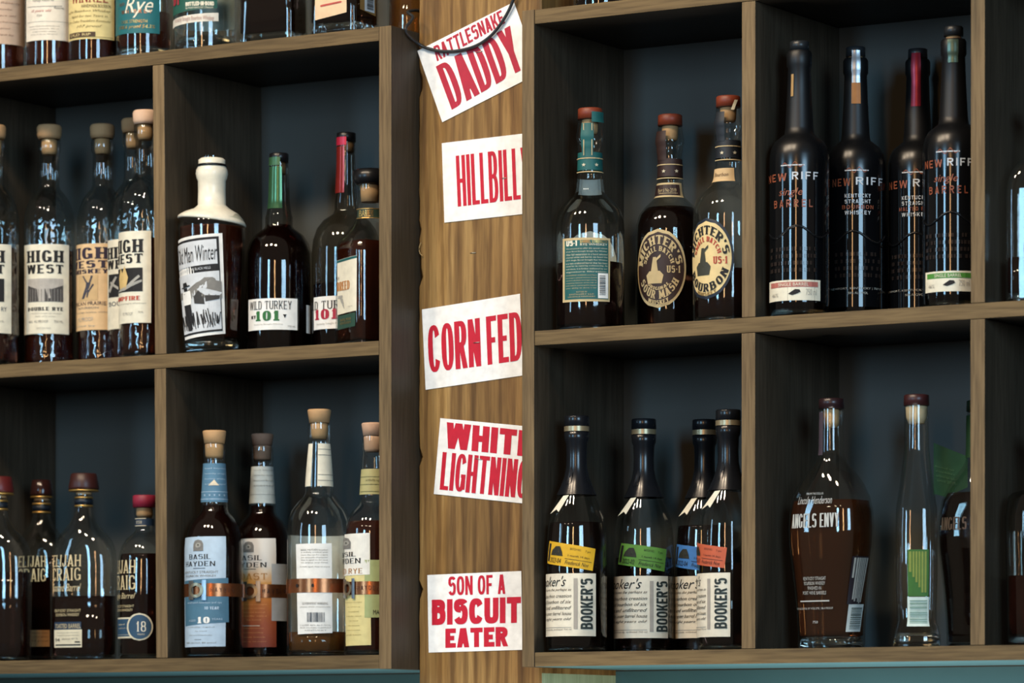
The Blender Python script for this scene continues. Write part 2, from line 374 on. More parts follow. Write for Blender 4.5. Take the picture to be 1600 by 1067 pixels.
class Bottle:
    def __init__(s, label, cx, Y, zs, prof, group=None, gl=G_CLEAR, fill=None, liq=L_DARK, rot=0.0, n=2.0, asp=1.0, base=0.007, seg=48, metric_prof=False):
        s.cx, s.Y, s.zs = cx, Y, zs; s.X = Xat(cx, Y); s.zc = proj(s.X, Y, 0)[2]; s.k = s.zc / F
        s.rz = math.atan2(CX - s.X, -(CY - Y))     # turns local -Y towards the viewpoint
        s.rot, s.n, s.asp = math.radians(rot), n, asp
        s.prof = prof if metric_prof else metric(cx, Y, zs, prof)
        s.prof = [(p[0], p[1], p[2] if len(p) > 2 else 1.0) for p in s.prof]
        s.prof.sort(key=lambda p: -p[0]); b0 = s.prof[-1]
        s.prof = [p for p in s.prof if p[0] > 0.012] + [(0.006, b0[1], b0[2]), (0.002, b0[1] * 0.985, b0[2]), (0.0006, b0[1] * 0.93, b0[2])]
        s.rmax = max(p[1] for p in s.prof)
        # silhouette normalisation of the square-ish section
        s.norm = 1.0
        if n != 2.0 or asp != 1.0:
            mx = max(abs(s._k(math.radians(a)) * math.sin(math.radians(a))) for a in range(-180, 180, 2)); s.norm = 1.0 / mx
        s.zl = s.zc - 0.8 * s.rmax
        s.root = empty('whiskey_bottle', (s.X, Y, zs), s.rz); tag(s.root, label, 'bottle', group)
        s.seg = seg
        body = s.lathe('glass', [(p[0], p[1], p[2]) for p in s.prof], gl, close=True)
        if fill is not None:
            hf = fill if 0 < fill < 1 else s.H(fill)
            P = [(hf, s.R(hf)[0] - 0.0024, s.R(hf)[1])] + [(p[0], p[1] - 0.0024, p[2]) for p in s.prof if base + 0.004 < p[0] < hf - 0.001]
            rb, qb = s.R(base + 0.002); P += [(base + 0.002, rb - 0.0024, qb), (base, (rb - 0.0024) * 0.9, qb)]
            s.lathe('whiskey', P, liq, close=True, cap=True)
        if base:
            r, q = s.R(0.003); s.lathe('glass_base', [(base - 0.0006, r * 0.88, q), (base * 0.6, r * 0.95, q), (0.0016, r * 0.95, q), (0.0012, r * 0.9, q)], G_SOLID, cap=True, close=True)
        s.inks = {}
    def _k(s, phi):
        a = phi - s.rot; c, d = abs(math.cos(a)), abs(math.sin(a))
        return (((c / s.asp) ** s.n) + d ** s.n) ** (-1.0 / s.n)
    def kk(s, phi, q):
        if s.n == 2.0 and s.asp == 1.0: return 1.0
        return (1 - q) + q * s._k(phi) * s.norm
    def H(s, py): return CZ + (YH - py) * s.zc / F - s.zs          # outline row -> height
    def HL(s, py): return CZ + (YH - py) * s.zl / F - s.zs         # row on the near face -> height
    def R(s, h):
        P = s.prof
        if h >= P[0][0]: return P[0][1], P[0][2]
        for a, b in zip(P, P[1:]):
            if a[0] >= h >= b[0]:
                t = (a[0] - h) / max(1e-9, a[0] - b[0]); return a[1] + (b[1] - a[1]) * t, a[2] + (b[2] - a[2]) * t
        return P[-1][1], P[-1][2]
    def pt(s, phi, h, off=0.0):
        r, q = s.R(h); r = r * s.kk(phi, q) + off
        return (r * math.sin(phi), -r * math.cos(phi), h)
    def lathe(s, name, P, mat, close=False, cap=False, parent=None, tilt=None, raw=False):
        V = []; Fc = []; N = s.seg
        for p in P:
            q = p[2] if len(p) > 2 else 0.0
            for i in range(N):
                a = 2 * math.pi * i / N; r = p[1] * (1.0 if raw else s.kk(a, q)); x = r * math.sin(a)
                V.append((x, -r * math.cos(a), p[0] + (tilt[1] * x * min(1.0, (tilt[0] - p[0]) / 0.016) if tilt and p[0] < tilt[0] else 0)))
        for j in range(len(P) - 1):
            for i in range(N): Fc.append((j * N + i, (j + 1) * N + i, (j + 1) * N + (i + 1) % N, j * N + (i + 1) % N))
        if cap: Fc.append(tuple(range(N)))
        if close: Fc.append(tuple(reversed(range((len(P) - 1) * N, len(P) * N))))
        o = mesh_obj(name, V, Fc, mat, parent or s.root, True)
        o.data.polygons.foreach_set('use_smooth', [len(f.vertices) == 4 for f in o.data.polygons])
        return o
    def stopper(s, name, rows, mat, parent=None, tilt=None):
        """turned part given as (photo row, half width in photo) pairs, top to bottom"""
        P = [(s.H(p[0]), p[1] * s.k) for p in rows]
        e = min(0.0012, P[0][1] * 0.12)
        P = [(P[0][0], P[0][1] - e), (P[0][0] - e * 0.8, P[0][1])] + P[1:]
        return s.lathe(name, P, mat, cap=True, close=True, parent=parent, raw=True, tilt=tilt)
    def ang(s, px, h):
        """column of the photo -> angle around the bottle (0 faces the viewpoint)"""
        r, q = s.R(h); x = (px - s.cx) * s.k
        if s.n == 2.0 and s.asp == 1.0:
            t = x / r
            return math.asin(t) if abs(t) <= 1 else math.copysign(math.pi / 2 + (abs(t) - 1), t)
        best = 0; bd = 9
        for d in range(-88, 89):
            a = math.radians(d); e = abs(r * s.kk(a, q) * math.sin(a) - x)
            if e < bd: bd = e; best = a
        return best
    def quad(s, box):
        """box (x0,y0,x1,y1) or four corners TL,TR,BR,BL in photo pixels -> map of the unit square to (angle, height)"""
        if len(box) == 4 and not isinstance(box[0], tuple):
            x0, y0, x1, y1 = box; box = [(x0, y0), (x1, y0), (x1, y1), (x0, y1)]
        hh = [s.HL(p[1]) for p in box]; hm = sum(hh) / 4
        aa = [s.ang(p[0], hm) for p in box]
        TL, TR, BR, BL = [(aa[i], hh[i]) for i in range(4)]
        flat = not (s.n == 2.0 and s.asp == 1.0)
        def m(a, b):
            t = [(BL[i] * (1 - a) + BR[i] * a) * (1 - b) + (TL[i] * (1 - a) + TR[i] * a) * b for i in (0, 1)]
            return t
        if flat:   # even spacing along the flat face instead of around the axis
            def m(a, b):
                xL = (BL[0] * (1 - b) + TL[0] * b); xR = (BR[0] * (1 - b) + TR[0] * b)
                h = (BL[1] * (1 - a) + BR[1] * a) * (1 - b) + (TL[1] * (1 - a) + TR[1] * a) * b
                tl, tr = math.tan(xL - s.rot) if abs(xL - s.rot) < 1.4 else None, math.tan(xR - s.rot) if abs(xR - s.rot) < 1.4 else None
                if tl is None or tr is None: return [xL + (xR - xL) * a, h]
                return [s.rot + math.atan(tl + (tr - tl) * a), h]
        return m
    def patch(s, name, box, mat, off=0.0005, parent=None, nu=14, nv=10, shape=None, label=None):
        m = s.quad(box) if not callable(box) else box; V = []; Fc = []
        for j in range(nv + 1):
            for i in range(nu + 1):
                a, b = i / nu, j / nv
                if shape == 'ellipse':
                    t = math.sqrt(max(0, 1 - (2 * b - 1) ** 2)); a = 0.5 + (a - 0.5) * t
                phi, h = m(a, b); V.append(s.pt(phi, h, off))
        for j in range(nv):
            for i in range(nu):
                Fc.append((j * (nu + 1) + i, j * (nu + 1) + i + 1, (j + 1) * (nu + 1) + i + 1, (j + 1) * (nu + 1) + i))
        o = mesh_obj(name, V, Fc, mat, parent or s.root, True)
        if label: o['label'] = label
        return o
    def ink(s, polys, box, mat, off=0.0009, parent=None, turn=0, nx=8, nm='printed_mark', solo=False):
        m = s.quad(box) if not callable(box) else box
        key = (id(parent or s.root), mat.name, nm, len(s.inks) if solo else 0)
        if key not in s.inks: s.inks[key] = (Ink(), mat, parent or s.root, nm)
        def fn(a, b, d=0.0):
            phi, h = m(a, b); return s.pt(phi, h, off + d)
        pp = []
        if turn == 1: polys = [[(1 - b, a) for a, b in p] for p in polys]      # reads upwards
        for p in polys: pp += subdiv(p, nx)
        s.inks[key][0].add(pp, fn)
    def word(s, txt, box, mat, style='sans', **k): s.ink(block(txt, style), box, mat, nm='lettering', solo=True, **k)
    def line(s, txt, box, mat, shear=0.0, **k): s.ink(fontquads(txt, shear), box, mat, nm='small_print', **k)
    def para(s, rows, box, mat, shear=0.0, fill=0.62, widths=None, **k):
        x0, y0, x1, y1 = box; n = len(rows)
        for i, t in enumerate(rows):
            ya = y0 + (y1 - y0) * i / n; yb = ya + (y1 - y0) / n * fill
            wd = (widths[i] if widths else 1.0); xm = (x0 + x1) / 2
            s.line(t, (xm - (xm - x0) * wd, ya, xm + (x1 - xm) * wd, yb), mat, shear, **k)
    def arc(s, txt, c, r0, r1, a0, a1, mat, style='slab', parent=None, off=0.0012, top=True):
        """word bent round an oval: c photo centre, r0/r1 (x,y) radii of foot and head, angles in degrees"""
        q = block(txt, style)
        key = (id(parent or s.root), mat.name, 'arc', len(s.inks)); s.inks[key] = (Ink(), mat, parent or s.root, 'lettering')
        def fn(a, b, d=0.0):
            t = math.radians(a0 + (a1 - a0) * a); rx = r0[0] + (r1[0] - r0[0]) * b; ry = r0[1] + (r1[1] - r0[1]) * b
            py = c[1] - ry * math.sin(t); h = s.HL(py)
            phi = c[0] + math.radians(rx) * math.cos(t)
            return s.pt(phi, h, off + d)
        pp = []
        for p in q: pp += subdiv(p, 10)
        s.inks[key][0].add(pp, fn)
    def done(s):
        for k, (i, m, par, nm) in s.inks.items():
            o = i.build(nm, m, par)
            if nm == 'small_print': o['kind'] = 'stuff'      # type too fine to pick apart

# ---------------------------------------------------------------- the setting
WALL_Y = 0.2585; BACK_Y = 0.231; POST_Y = 0.064
def slab(name, x0, x1, y0, y1, z0, z1, mat):
    V = [(x, y, z) for x in (x0, x1) for y in (y0, y1) for z in (z0, z1)]
    o = mesh_obj(name, V, [(0, 1, 3, 2), (4, 6, 7, 5), (0, 4, 5, 1), (2, 3, 7, 6), (0, 2, 6, 4), (1, 5, 7, 3)], mat)
    o['kind'] = 'structure'; return o
slab('floor', -4, 5, -9, WALL_Y, -0.05, 0.0, FLOORM)
slab('wall_back', -4, 5, WALL_Y, WALL_Y + 0.12, 1.668, 3.8, SLATE)
slab('trim_1', -4, 5, WALL_Y, WALL_Y + 0.12, 0.0, 1.668, TEAL)   # lower stretch of the back wall, teal here and dark slate above

def timber_post():
    """square post between the two shelf units: sawn front, painted right flank, chipped arris"""
    x0, x1 = -0.2176, -0.0285; y0, y1 = POST_Y, WALL_Y; rnd = random.Random(3)
    zs = [0.0, 1.4] + [1.45 + i * 0.0125 for i in range(100)] + [2.8, 3.8]
    V = []; Fc = []; MI = []
    for z in zs:
        c1 = 0.0025 + 0.0018 * rnd.random() + (0.0075 if rnd.random() < 0.08 else 0); c2 = 0.002 + 0.001 * rnd.random()
        for dz0, dz1, zz in ((2.19, 2.225, z), (2.245, 2.26, z)):
            if dz0 < zz < dz1: c1 = 0.007
        V += [(x0, y1, z), (x0, y0 + c1, z), (x0 + c1 * 0.8, y0, z), (x1 - c2, y0, z), (x1, y0 + c2, z), (x1, y1, z)]
    for i in range(len(zs) - 1):
        for k in range(5):
            Fc.append((i * 6 + k, i * 6 + k + 1, (i + 1) * 6 + k + 1, (i + 1) * 6 + k)); MI.append(1 if k == 4 and zs[i] < 1.66 else 0)
    Fc.append((0, 1, 2, 3, 4, 5)); MI.append(0); Fc.append(tuple(reversed([len(V) - 6 + k for k in range(6)]))); MI.append(0)
    o = mesh_obj('wooden_post', V, Fc, POST, mats=[POST, GREENPAINT], midx=MI)
    tag(o, 'rough sawn honey brown timber post carrying the red lettered cards', None, None, 'structure')
    return o
post = timber_post()

# ---------------------------------------------------------------- shelf units
ZB0, ZB1, ZM0, ZM1, ZT0, ZT1 = 1.6692, 1.6876, 2.0805, 2.0992, 2.4922, 2.5106
def unit(label, xl, xr, sides, dividers, name='shelf_unit'):
    r = empty(name, ((xl + xr) / 2, 0, ZB0)); tag(r, label, 'shelf', 'open wooden shelf units')
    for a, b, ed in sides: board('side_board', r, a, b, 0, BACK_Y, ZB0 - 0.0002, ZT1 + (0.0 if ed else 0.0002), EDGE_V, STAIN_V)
    ia = sides[0][1] + 0.0005; ib = sides[1][0] - 0.0005
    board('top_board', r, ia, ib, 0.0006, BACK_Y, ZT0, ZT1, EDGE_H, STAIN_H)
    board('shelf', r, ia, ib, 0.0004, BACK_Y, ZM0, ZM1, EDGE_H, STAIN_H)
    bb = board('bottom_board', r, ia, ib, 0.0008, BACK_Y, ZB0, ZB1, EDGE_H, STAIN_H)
    bb.data.materials.append(TEAL)
    for p in bb.data.polygons:
        if p.normal.z < -0.8: p.material_index = 2
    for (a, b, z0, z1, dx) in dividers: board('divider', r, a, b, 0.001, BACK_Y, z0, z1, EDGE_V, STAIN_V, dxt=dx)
    board('back_panel', r, min(xl, xr), max(xl, xr), BACK_Y + 0.0002, BACK_Y + 0.012, ZB0, ZT1, SLATE, SLATE)
    # hanging cleat behind the panel carries the unit on the wall
    board('wall_cleat', r, min(xl, xr) + 0.02, max(xl, xr) - 0.02, BACK_Y + 0.0125, WALL_Y - 0.0002, ZT0 - 0.08, ZT0 - 0.02, STAIN_H, STAIN_H)
    return r
unit('dark stained open shelf unit left of the timber post', -1.32, -0.218, [(-1.3200, -1.3010, 1), (-0.2373, -0.218, 1)],
     [(-0.6010, -0.5820, ZM1 + .0004, ZT0 - .0004, -0.0040), (-0.5990, -0.5800, ZB1 + .0004, ZM0 - .0004, -0.0030),
      (-0.9660, -0.9475, ZM1 + .0004, ZT0 - .0004, 0), (-0.9660, -0.9475, ZB1 + .0004, ZM0 - .0004, 0)])
unit('dark stained open shelf unit right of the timber post', -0.0182, 1.26, [(-0.0182, 0.0, 0), (1.242, 1.26, 1)],
     [(0.3010, 0.3200, ZM1 + .0004, ZT0 - .0004, 0), (0.3005, 0.3198, ZB1 + .0004, ZM0 - .0004, 0),
      (0.6134, 0.6320, ZM1 + .0004, ZT0 - .0004, 0), (0.6128, 0.6320, ZB1 + .0004, ZM0 - .0004, 0),
      (0.9270, 0.9456, ZM1 + .0004, ZT0 - .0004, 0), (0.9270, 0.9456, ZB1 + .0004, ZM0 - .0004, 0)])

# ---------------------------------------------------------------- printed cards on the post
CARD = pm('f1f0ec', 0.75); RED = pm('c20f2c', 0.6); REDW = pm('b02038', 0.6); STEEL = pm('b9b4a6', 0.35, 0.9)
def on_post(px, py, y=POST_Y): return (Xat(px, y), y, Zat(px, py, y))
def bil(c, y):
    P = [Vector(on_post(a, b, y)) for a, b in c]; TL, TR, BR, BL = P
    return lambda a, b: tuple((BL * (1 - a) + BR * a) * (1 - b) + (TL * (1 - a) + TR * a) * b)
def card(label, corners, words, staples=(), red=RED, marks=()):
    yb, yf = POST_Y - 0.0003, POST_Y - 0.0011
    fb, ff = bil(corners, yb), bil(corners, yf)
    N = 6; V = []; Fc = []
    for f in (ff, fb):
        for j in range(N + 1):
            for i in range(N + 1): V.append(f(i / N, j / N))
    n1 = (N + 1) ** 2; I = lambda i, j, k: k * n1 + j * (N + 1) + i
    for j in range(N):
        for i in range(N):
            Fc.append((I(i, j, 0), I(i + 1, j, 0), I(i + 1, j + 1, 0), I(i, j + 1, 0))); Fc.append((I(i, j, 1), I(i, j + 1, 1), I(i + 1, j + 1, 1), I(i + 1, j, 1)))
    for i in range(N):
        Fc.append((I(i, 0, 1), I(i + 1, 0, 1), I(i + 1, 0, 0), I(i, 0, 0))); Fc.append((I(i, N, 0), I(i + 1, N, 0), I(i + 1, N, 1), I(i, N, 1)))
        Fc.append((I(0, i, 0), I(0, i + 1, 0), I(0, i + 1, 1), I(0, i, 1))); Fc.append((I(N, i, 1), I(N, i + 1, 1), I(N, i + 1, 0), I(N, i, 0)))
    c = fb(0.5, 0.0); V = [Vector(v) - Vector(c) for v in V]
    o = mesh_obj('printed_card', V, Fc, CARD); o.location = c; tag(o, label, 'card', 'red letterpress cards on the post')
    for txt, st, q in words:
        k = Ink(); f = bil(q, yf - 0.00025); k.add(block(txt, st), lambda a, b, d=0.0: tuple(Vector(f(a, b)) - Vector(c) - Vector((0, d, 0))))
        t = k.build('lettering', red, o); t['label'] = 'red block letters'
    for (x0, y0, x1, y1) in staples:
        A, B = Vector(on_post(x0, y0, yf - 0.0008)) - Vector(c), Vector(on_post(x1, y1, yf - 0.0008)) - Vector(c)
        tube('staple', [A + Vector((0, 0.0012, 0)), A, B, B + Vector((0, 0.0012, 0))], 0.0006, STEEL, o, 6)
    return o
card('tilted white card lettered RATTLESNAKE DADDY behind the cable', [(652, 79.5), (803, 3), (842, 114), (691, 191)],
     [('RATTLESNAKE', 'mid', [(677, 73), (783, 15.5), (789.5, 36), (683, 96)]), ('DADDY', 'wood', [(681, 104), (797, 40), (820, 106), (706, 171.5)])],
     [(744, 82, 753, 80)], REDW)
card('white card with tall thin red letters HILLBILLY', [(690.2, 223.7), (836, 206.5), (839, 332), (694.3, 347.8)],
     [('HILLBILLY', 'woodthin', [(712, 243.5), (827, 229), (830, 309), (715.3, 323)])], [(784.5, 278.3, 791, 278)])
card('white card lettered CORN FED in the middle of the post', [(659.2, 483.5), (812.5, 458.8), (817, 586.5), (665, 609)],
     [('CORN', 'wood', [(667.5, 509.4), (749.5, 496.5), (752, 571.8), (670.5, 582.6)]), ('FED', 'wood', [(759, 494.8), (814, 486.4), (816, 562.5), (762, 570.2)])], [(740, 535.5, 749, 534.5)])
card('white card lettered WHITE LIGHTNING with a bold upper line', [(688, 653.2), (845, 668), (836, 788.5), (677.8, 771.7)],
     [('WHITE', 'fat', [(698.2, 659.5), (834, 674.2), (831, 714), (695.8, 700.2)]), ('LIGHTNING', 'wood', [(691.7, 706), (828, 719.4), (822.5, 779), (686.8, 764.8)])], [(743, 716.5, 752, 717.5)])
card('white card lettered SON OF A BISCUIT EATER lowest on the post', [(667.7, 898.3), (814.5, 892), (816.5, 1015.2), (669.8, 1019.5)],
     [('SON OF A', 'mid', [(700.5, 901), (789.4, 897.2), (789.6, 927.8), (700.8, 930.2)]), ('BISCUIT', 'fat', [(674.8, 937), (814, 932.3), (814, 972.8), (674.8, 976.7)]),
      ('EATER', 'fat', [(695.9, 982.2), (793.6, 979.1), (793.9, 1009.6), (695.9, 1012.2)])])
# a lone staple and a curled splinter left in the post
A, B = Vector(on_post(734.5, 395.3, POST_Y - 0.0006)), Vector(on_post(743, 394.7, POST_Y - 0.0006))
tube('staple', [A + Vector((0, 0.001, 0)), A, B, B + Vector((0, 0.001, 0))], 0.0006, STEEL, post, 6)
sp = [on_post(a, b, POST_Y - 0.003) for a, b in ((658, 379), (655.5, 384), (655, 391), (657, 397), (660, 399))]
tube('splinter', spline(sp, 5), 0.0005, pm('b99a68', 0.7), post, 6)

# ---------------------------------------------------------------- cable
def beside(px, py, x=-0.2146):
    """point in the corner between side board and post: the depth that puts column px at X = x"""
    lo, hi = -0.05, 0.06
    for _ in range(40):
        m = (lo + hi) / 2
        if Xat(px, m) > x: lo = m
        else: hi = m
    return (x, lo, Zat(px, py, lo))
pts = [(Xat(815, .055), .055, Zat(815, -45, .055))] + [(Xat(a, y), y, Zat(a, b, y)) for a, b, y in
       ((806, -12, .056), (797, 12, .058), (786, 32, .0585), (768, 55, .0585), (745, 71, .0585), (718, 79, .0585), (690, 80, .0585), (668, 75.5, .0585), (658, 71, .0585))]
pts += [beside(*a) for a in ((648, 64), (639, 56), (634, 48), (635, 41), (641, 34, -0.213), (645, 26, -0.213))]
pts += [(-0.226, .052, 2.5145 + .022), (-0.245, .10, 2.548), (-0.255, .17, 2.56), (-0.26, .235, 2.62)]
cb = tube('power_cable', spline(pts, 6), 0.0021, pm('26282a', 0.4), None, 10)
tag(cb, 'black power cable looping from the shelf top across the tilted card', 'cable')
# ---------------------------------------------------------------- bottles on the shelves
CORK = pm('c49a6c', 0.8); CORK_D = pm('a5835c', 0.8); CORK_P = pm('d8b69a', 0.8); WALNUT = pm('5a2a1c', 0.45); REDWOOD = pm('7a3520', 0.45)
BLACKP = pm('141416', 0.3); CREAM = pm('e6dfc8', 0.7); CREAM2 = pm('d9cfb2', 0.7); WHITE = pm('ebe9e2', 0.65); TAN = pm('dcb98a', 0.7); INK = pm('1c1a1a', 0.7)
GREY = pm('7d7a74', 0.7); LGREY = pm('a9a69c', 0.7); COPPER = pm('c07a52', 0.3, 0.85); GOLD = pm('c9a15a', 0.35, 0.8); NAVY = pm('20344c', 0.5)
SILVER = pm('c4c6c8', 0.3, 0.9); TEALL = pm('1c6468', 0.55); TEALD = pm('1b5a58', 0.55); KRAFT = pm('c8b183', 0.7); BROWNL = pm('33211d', 0.55)

# ---- tall hammered bottles with round wooden caps (upper row, far left)
HW = metric(77, .097, SHELF_MID, [(216, 15), (219, 17.5), (237, 17.5), (242, 15), (291, 15.5), (297, 18), (304, 24), (313, 30.5), (326, 36), (342, 39.3), (365, 40), (560, 40)])
GRP = 'tall hammered bottles with wooden caps'
def hw(label, cx, Y, top, cap, box, lab, ink):
    b = Bottle(label, cx, Y, SHELF_MID, HW, GRP, gl=G_HAMMER, fill=0.165, liq=L_RED, metric_prof=True)
    k = b.k * 1110
    b.stopper('wooden_cap', [(top, 18), (top + 4, 19.5), (top + 16, 19), (top + 22, 17)], cap)
    b.stopper('cork', [(top + 22.2, 12), (top + 40, 12), (top + 46, 10.5)], CORK)
    l = b.patch('label', box, lab); return b, l
# row positions: the label boxes are where the paper shows in the photo
b, l = hw('tall hammered bottle with cream label cut by the photo left edge', -10, .035, 196, CORK_D, (-52, 382, 17, 521), CREAM, INK)
b.word('HIGH', (-47, 392, 6, 411), INK, 'slab', parent=l); b.word('WEST', (-47, 414, 6, 428), INK, 'slab', parent=l)
b.ink(RECT, (-46, 436, 6, 472), INK, parent=l); b.line('RENDEZVOUS RY', (-46, 480, 10, 487), NAVY, parent=l); b.line('750 ML', (-6, 501, 6, 504), GREY, parent=l); b.done()
b, l = hw('tall hammered bottle with grey lettered cream label, centre of its row', 77, .097, 196, CORK_D, (39, 382, 107, 522), CREAM, INK)
b.word('HIGH', (44, 392, 98, 410.5), INK, 'slab', parent=l); b.word('WEST', (44, 414, 98, 428), INK, 'slab', parent=l)
b.ink(RECT, (45, 436, 98, 472), pm('4a4644', 0.7), parent=l)
b.ink([[(0, 1), (0, .72), (.3, .55), (.7, .55), (1, .72), (1, 1)], [(.3, .6), (.34, 0), (.5, 0), (.52, .6)], [(.52, .6), (.6, .15), (.66, .15), (.62, .6)]], (45, 436, 98, 472), pm('b5aea4', 0.7), off=.0012, parent=l)
b.ink([[(i / 12, 0), (i / 12 + .02, 0), (i / 12 + .02, .55), (i / 12, .55)] for i in range(12)], (45, 436, 98, 472), GREY, off=.0013, parent=l)
b.word('DOUBLE RYE', (45, 480.5, 98, 486), INK, 'slab', parent=l); b.line('a blend of straight rye whiskeys', (48, 489, 96, 492), LGREY, parent=l)
b.line('PARK CITY, UTAH', (56, 494, 86, 496.5), LGREY, parent=l); b.line('46%  92 PROOF      750 ML', (46, 501, 98, 505), GREY, parent=l); b.line('BATCH NO.', (58, 512, 80, 515), LGREY, parent=l); b.done()
b, l = hw('tall hammered bottle with tan label and antelope picture', 160, .131, 195, CORK_D, (118.5, 381, 178, 516), TAN, INK)
pur = pm('2c2234', 0.7)
b.word('HIGH', (112, 387, 169, 405), pur, 'slab', parent=l); b.word('WEST', (112, 407.5, 169, 419), pur, 'slab', parent=l); b.word('WHISKEY', (114, 421, 169, 427.5), pur, 'slab', parent=l)
b.ink(RECT, (124, 430, 153, 470), pm('c9a878', 0.7), parent=l)
stk = pm('3c3c48', 0.7)
b.ink([[(.25, .05), (.38, .05), (.62, .5), (.45, .5)], [(.45, .45), (.62, .45), (.7, .68), (.5, .75)], [(.48, .7), (.56, .7), (.36, 1), (.3, .98)], [(.6, .68), (.68, .66), (.8, .98), (.72, 1)], [(.55, .3), (.62, .3), (.85, .62), (.78, .66)], [(.5, .1), (.56, .1), (.64, .4), (.56, .42)]], (124, 431, 153, 469), stk, off=.0012, parent=l)
b.line('AMERICAN PRAIRIE', (112, 471.5, 166, 477.5), pur, parent=l); b.line('BOURBON', (124, 479.5, 154, 483), GREY, parent=l); b.line('a blend of straight bourbon whiskeys', (116, 487, 172, 490), GREY, parent=l)
b.line('92 PROOF', (124, 496, 146, 502), LGREY, parent=l); b.line('bottled by', (118, 508, 150, 511), LGREY, parent=l); b.done()
b, l = hw('tall hammered bottle with cream label half hidden behind the campfire one', 209, .111, 186, CORK_D, (169, 374, 236, 514), CREAM, INK)
b.word('HIGH', (170, 386, 222, 404), INK, 'slab', parent=l); b.word('WEST', (170, 406, 222, 420), INK, 'slab', parent=l); b.ink(RECT, (171, 428, 222, 464), INK, parent=l)
b.ink([[(.0, .3), (.3, .9), (.36, .86), (.1, .2)], [(.1, .6), (.4, .3), (.42, .4), (.12, .7)]], (171, 428, 222, 464), LGREY, off=.0012, parent=l); b.line('BOURYE', (172, 471, 214, 478), NAVY, parent=l); b.done()
b, l = hw('tall hammered bottle with flame picture label nearest the divider', 227, .060, 173, CORK_P, (184, 361.5, 236, 505), CREAM, INK)
b.word('HIGH', (181.5, 374.5, 223, 395), INK, 'slab', parent=l); b.word('WEST', (181.5, 397, 223, 411.5), INK, 'slab', parent=l)
b.ink(RECT, (183, 419, 223, 456), INK, parent=l); fl = pm('d8b878', 0.7)
b.ink([[(.3, .1), (.55, .12), (.62, .6), (.5, 1.1), (.42, .8)], [(.3, .1), (.42, .8), (.34, 1.05), (.24, .6)]], (183, 419, 223, 456), fl, off=.0012, parent=l)
b.ink([[(.1, .02), (.5, .06), (.98, .4), (.98, .5), (.5, .2)], [(.6, .3), (.9, .7), (.94, .62), (.68, .26)]], (183, 419, 223, 456), LGREY, off=.0011, parent=l)
b.word('CAMPFIRE', (181.5, 463, 219, 469.5), pm('c04a34', 0.7), 'slab', parent=l); b.line('a blend of straight whiskeys', (184, 473, 228, 476), LGREY, parent=l); b.line('750 ML', (216, 487, 224, 490), GREY, parent=l); b.line('92 PROOF', (193, 488, 208, 493), LGREY, parent=l); b.done()

# ---- wax topped bottle
b = Bottle('black and white pictured bottle with thick cream wax top', 331, .041, SHELF_MID, [(245, 18), (322, 19.5), (328, 26), (335, 42), (343, 50), (352, 52.5), (360, 52.5), (550, 45)], fill=356, liq=L_RED, base=0.020)
WAX = pm('e9e2cd', 0.28)
wx = b.stopper('wax_top', [(247.5, 19), (250, 21), (256.5, 21), (262, 22.5), (266, 24.5), (272, 25.2), (278, 24), (283, 21.8), (300, 21.5), (321, 22), (327, 29), (333, 42), (339, 49), (344, 52.8), (347, 53.6), (348.5, 52)], WAX, tilt=(b.H(326), -0.13))
b.stopper('black_band', [(257, 23), (261, 23.4)], BLACKP)
q = [(279, 373), (346, 365), (353, 521), (287, 530)]
l = b.patch('label', q, WHITE, nu=18)
m = b.quad(q)
def sub(m, x0, y0, x1, y1): return lambda a, c: m(x0 + (x1 - x0) * a, y0 + (y1 - y0) * c)
PAL = pm('cfd2d4', 0.6)
b.ink(RECT, sub(m, .0, .03, .94, .97), INK, off=.0008, parent=l, nx=16); b.ink(RECT, sub(m, .02, .70, .90, .945), PAL, off=.0011, parent=l, nx=16); b.ink(RECT, sub(m, .02, .05, .92, .63), PAL, off=.0011, parent=l, nx=16)
b.line('Old Man Winter', sub(m, .10, .74, .90, .90), INK, shear=.3, off=.0015, parent=l); b.line('WHISKEY FROM THE BLACK HILLS', sub(m, .05, .655, .78, .68), PAL, off=.0014, parent=l)
b.ink([[(.02, .40), (.95, .36), (.95, .52), (.80, .57), (.66, .575), (.45, .50), (.2, .46), (.02, .47)]], m, GREY, off=.0014, parent=l)
DK = pm('3a3836', 0.7)
b.ink([[(.42, .33), (.62, .31), (.62, .40), (.52, .455), (.42, .40)], [(.64, .335), (.90, .35), (.90, .385), (.64, .395)]], m, DK, off=.0017, parent=l)
b.ink([[(.50, .47), (.60, .475), (.96, .41), (.90, .385), (.64, .40)]], m, PAL, off=.0018, parent=l)
b.ink([[(.16, .33), (.34, .33), (.34, .20), (.30, .07), (.21, .07), (.17, .20)], [(.13, .500), (.37, .510), (.36, .522), (.15, .512)], [(.19, .515), (.31, .518), (.29, .555), (.20, .552)], [(.20, .50), (.30, .50), (.29, .465), (.21, .465)]], m, INK, off=.0019, parent=l)
b.ink([[(.15, .465), (.36, .465), (.37, .39), (.34, .31), (.16, .31), (.13, .39)]], m, WHITE, off=.0018, parent=l)
rn = random.Random(5)
b.ink([[(x, y), (x + .018, y), (x + .018 + dx, y + h), (x + dx, y + h)] for x, y, dx, h in [(rn.uniform(.05, .86), rn.uniform(.07, .13), rn.uniform(-.04, .04), rn.uniform(.06, .15)) for _ in range(44)]], m, INK, off=.0016, parent=l); b.done()

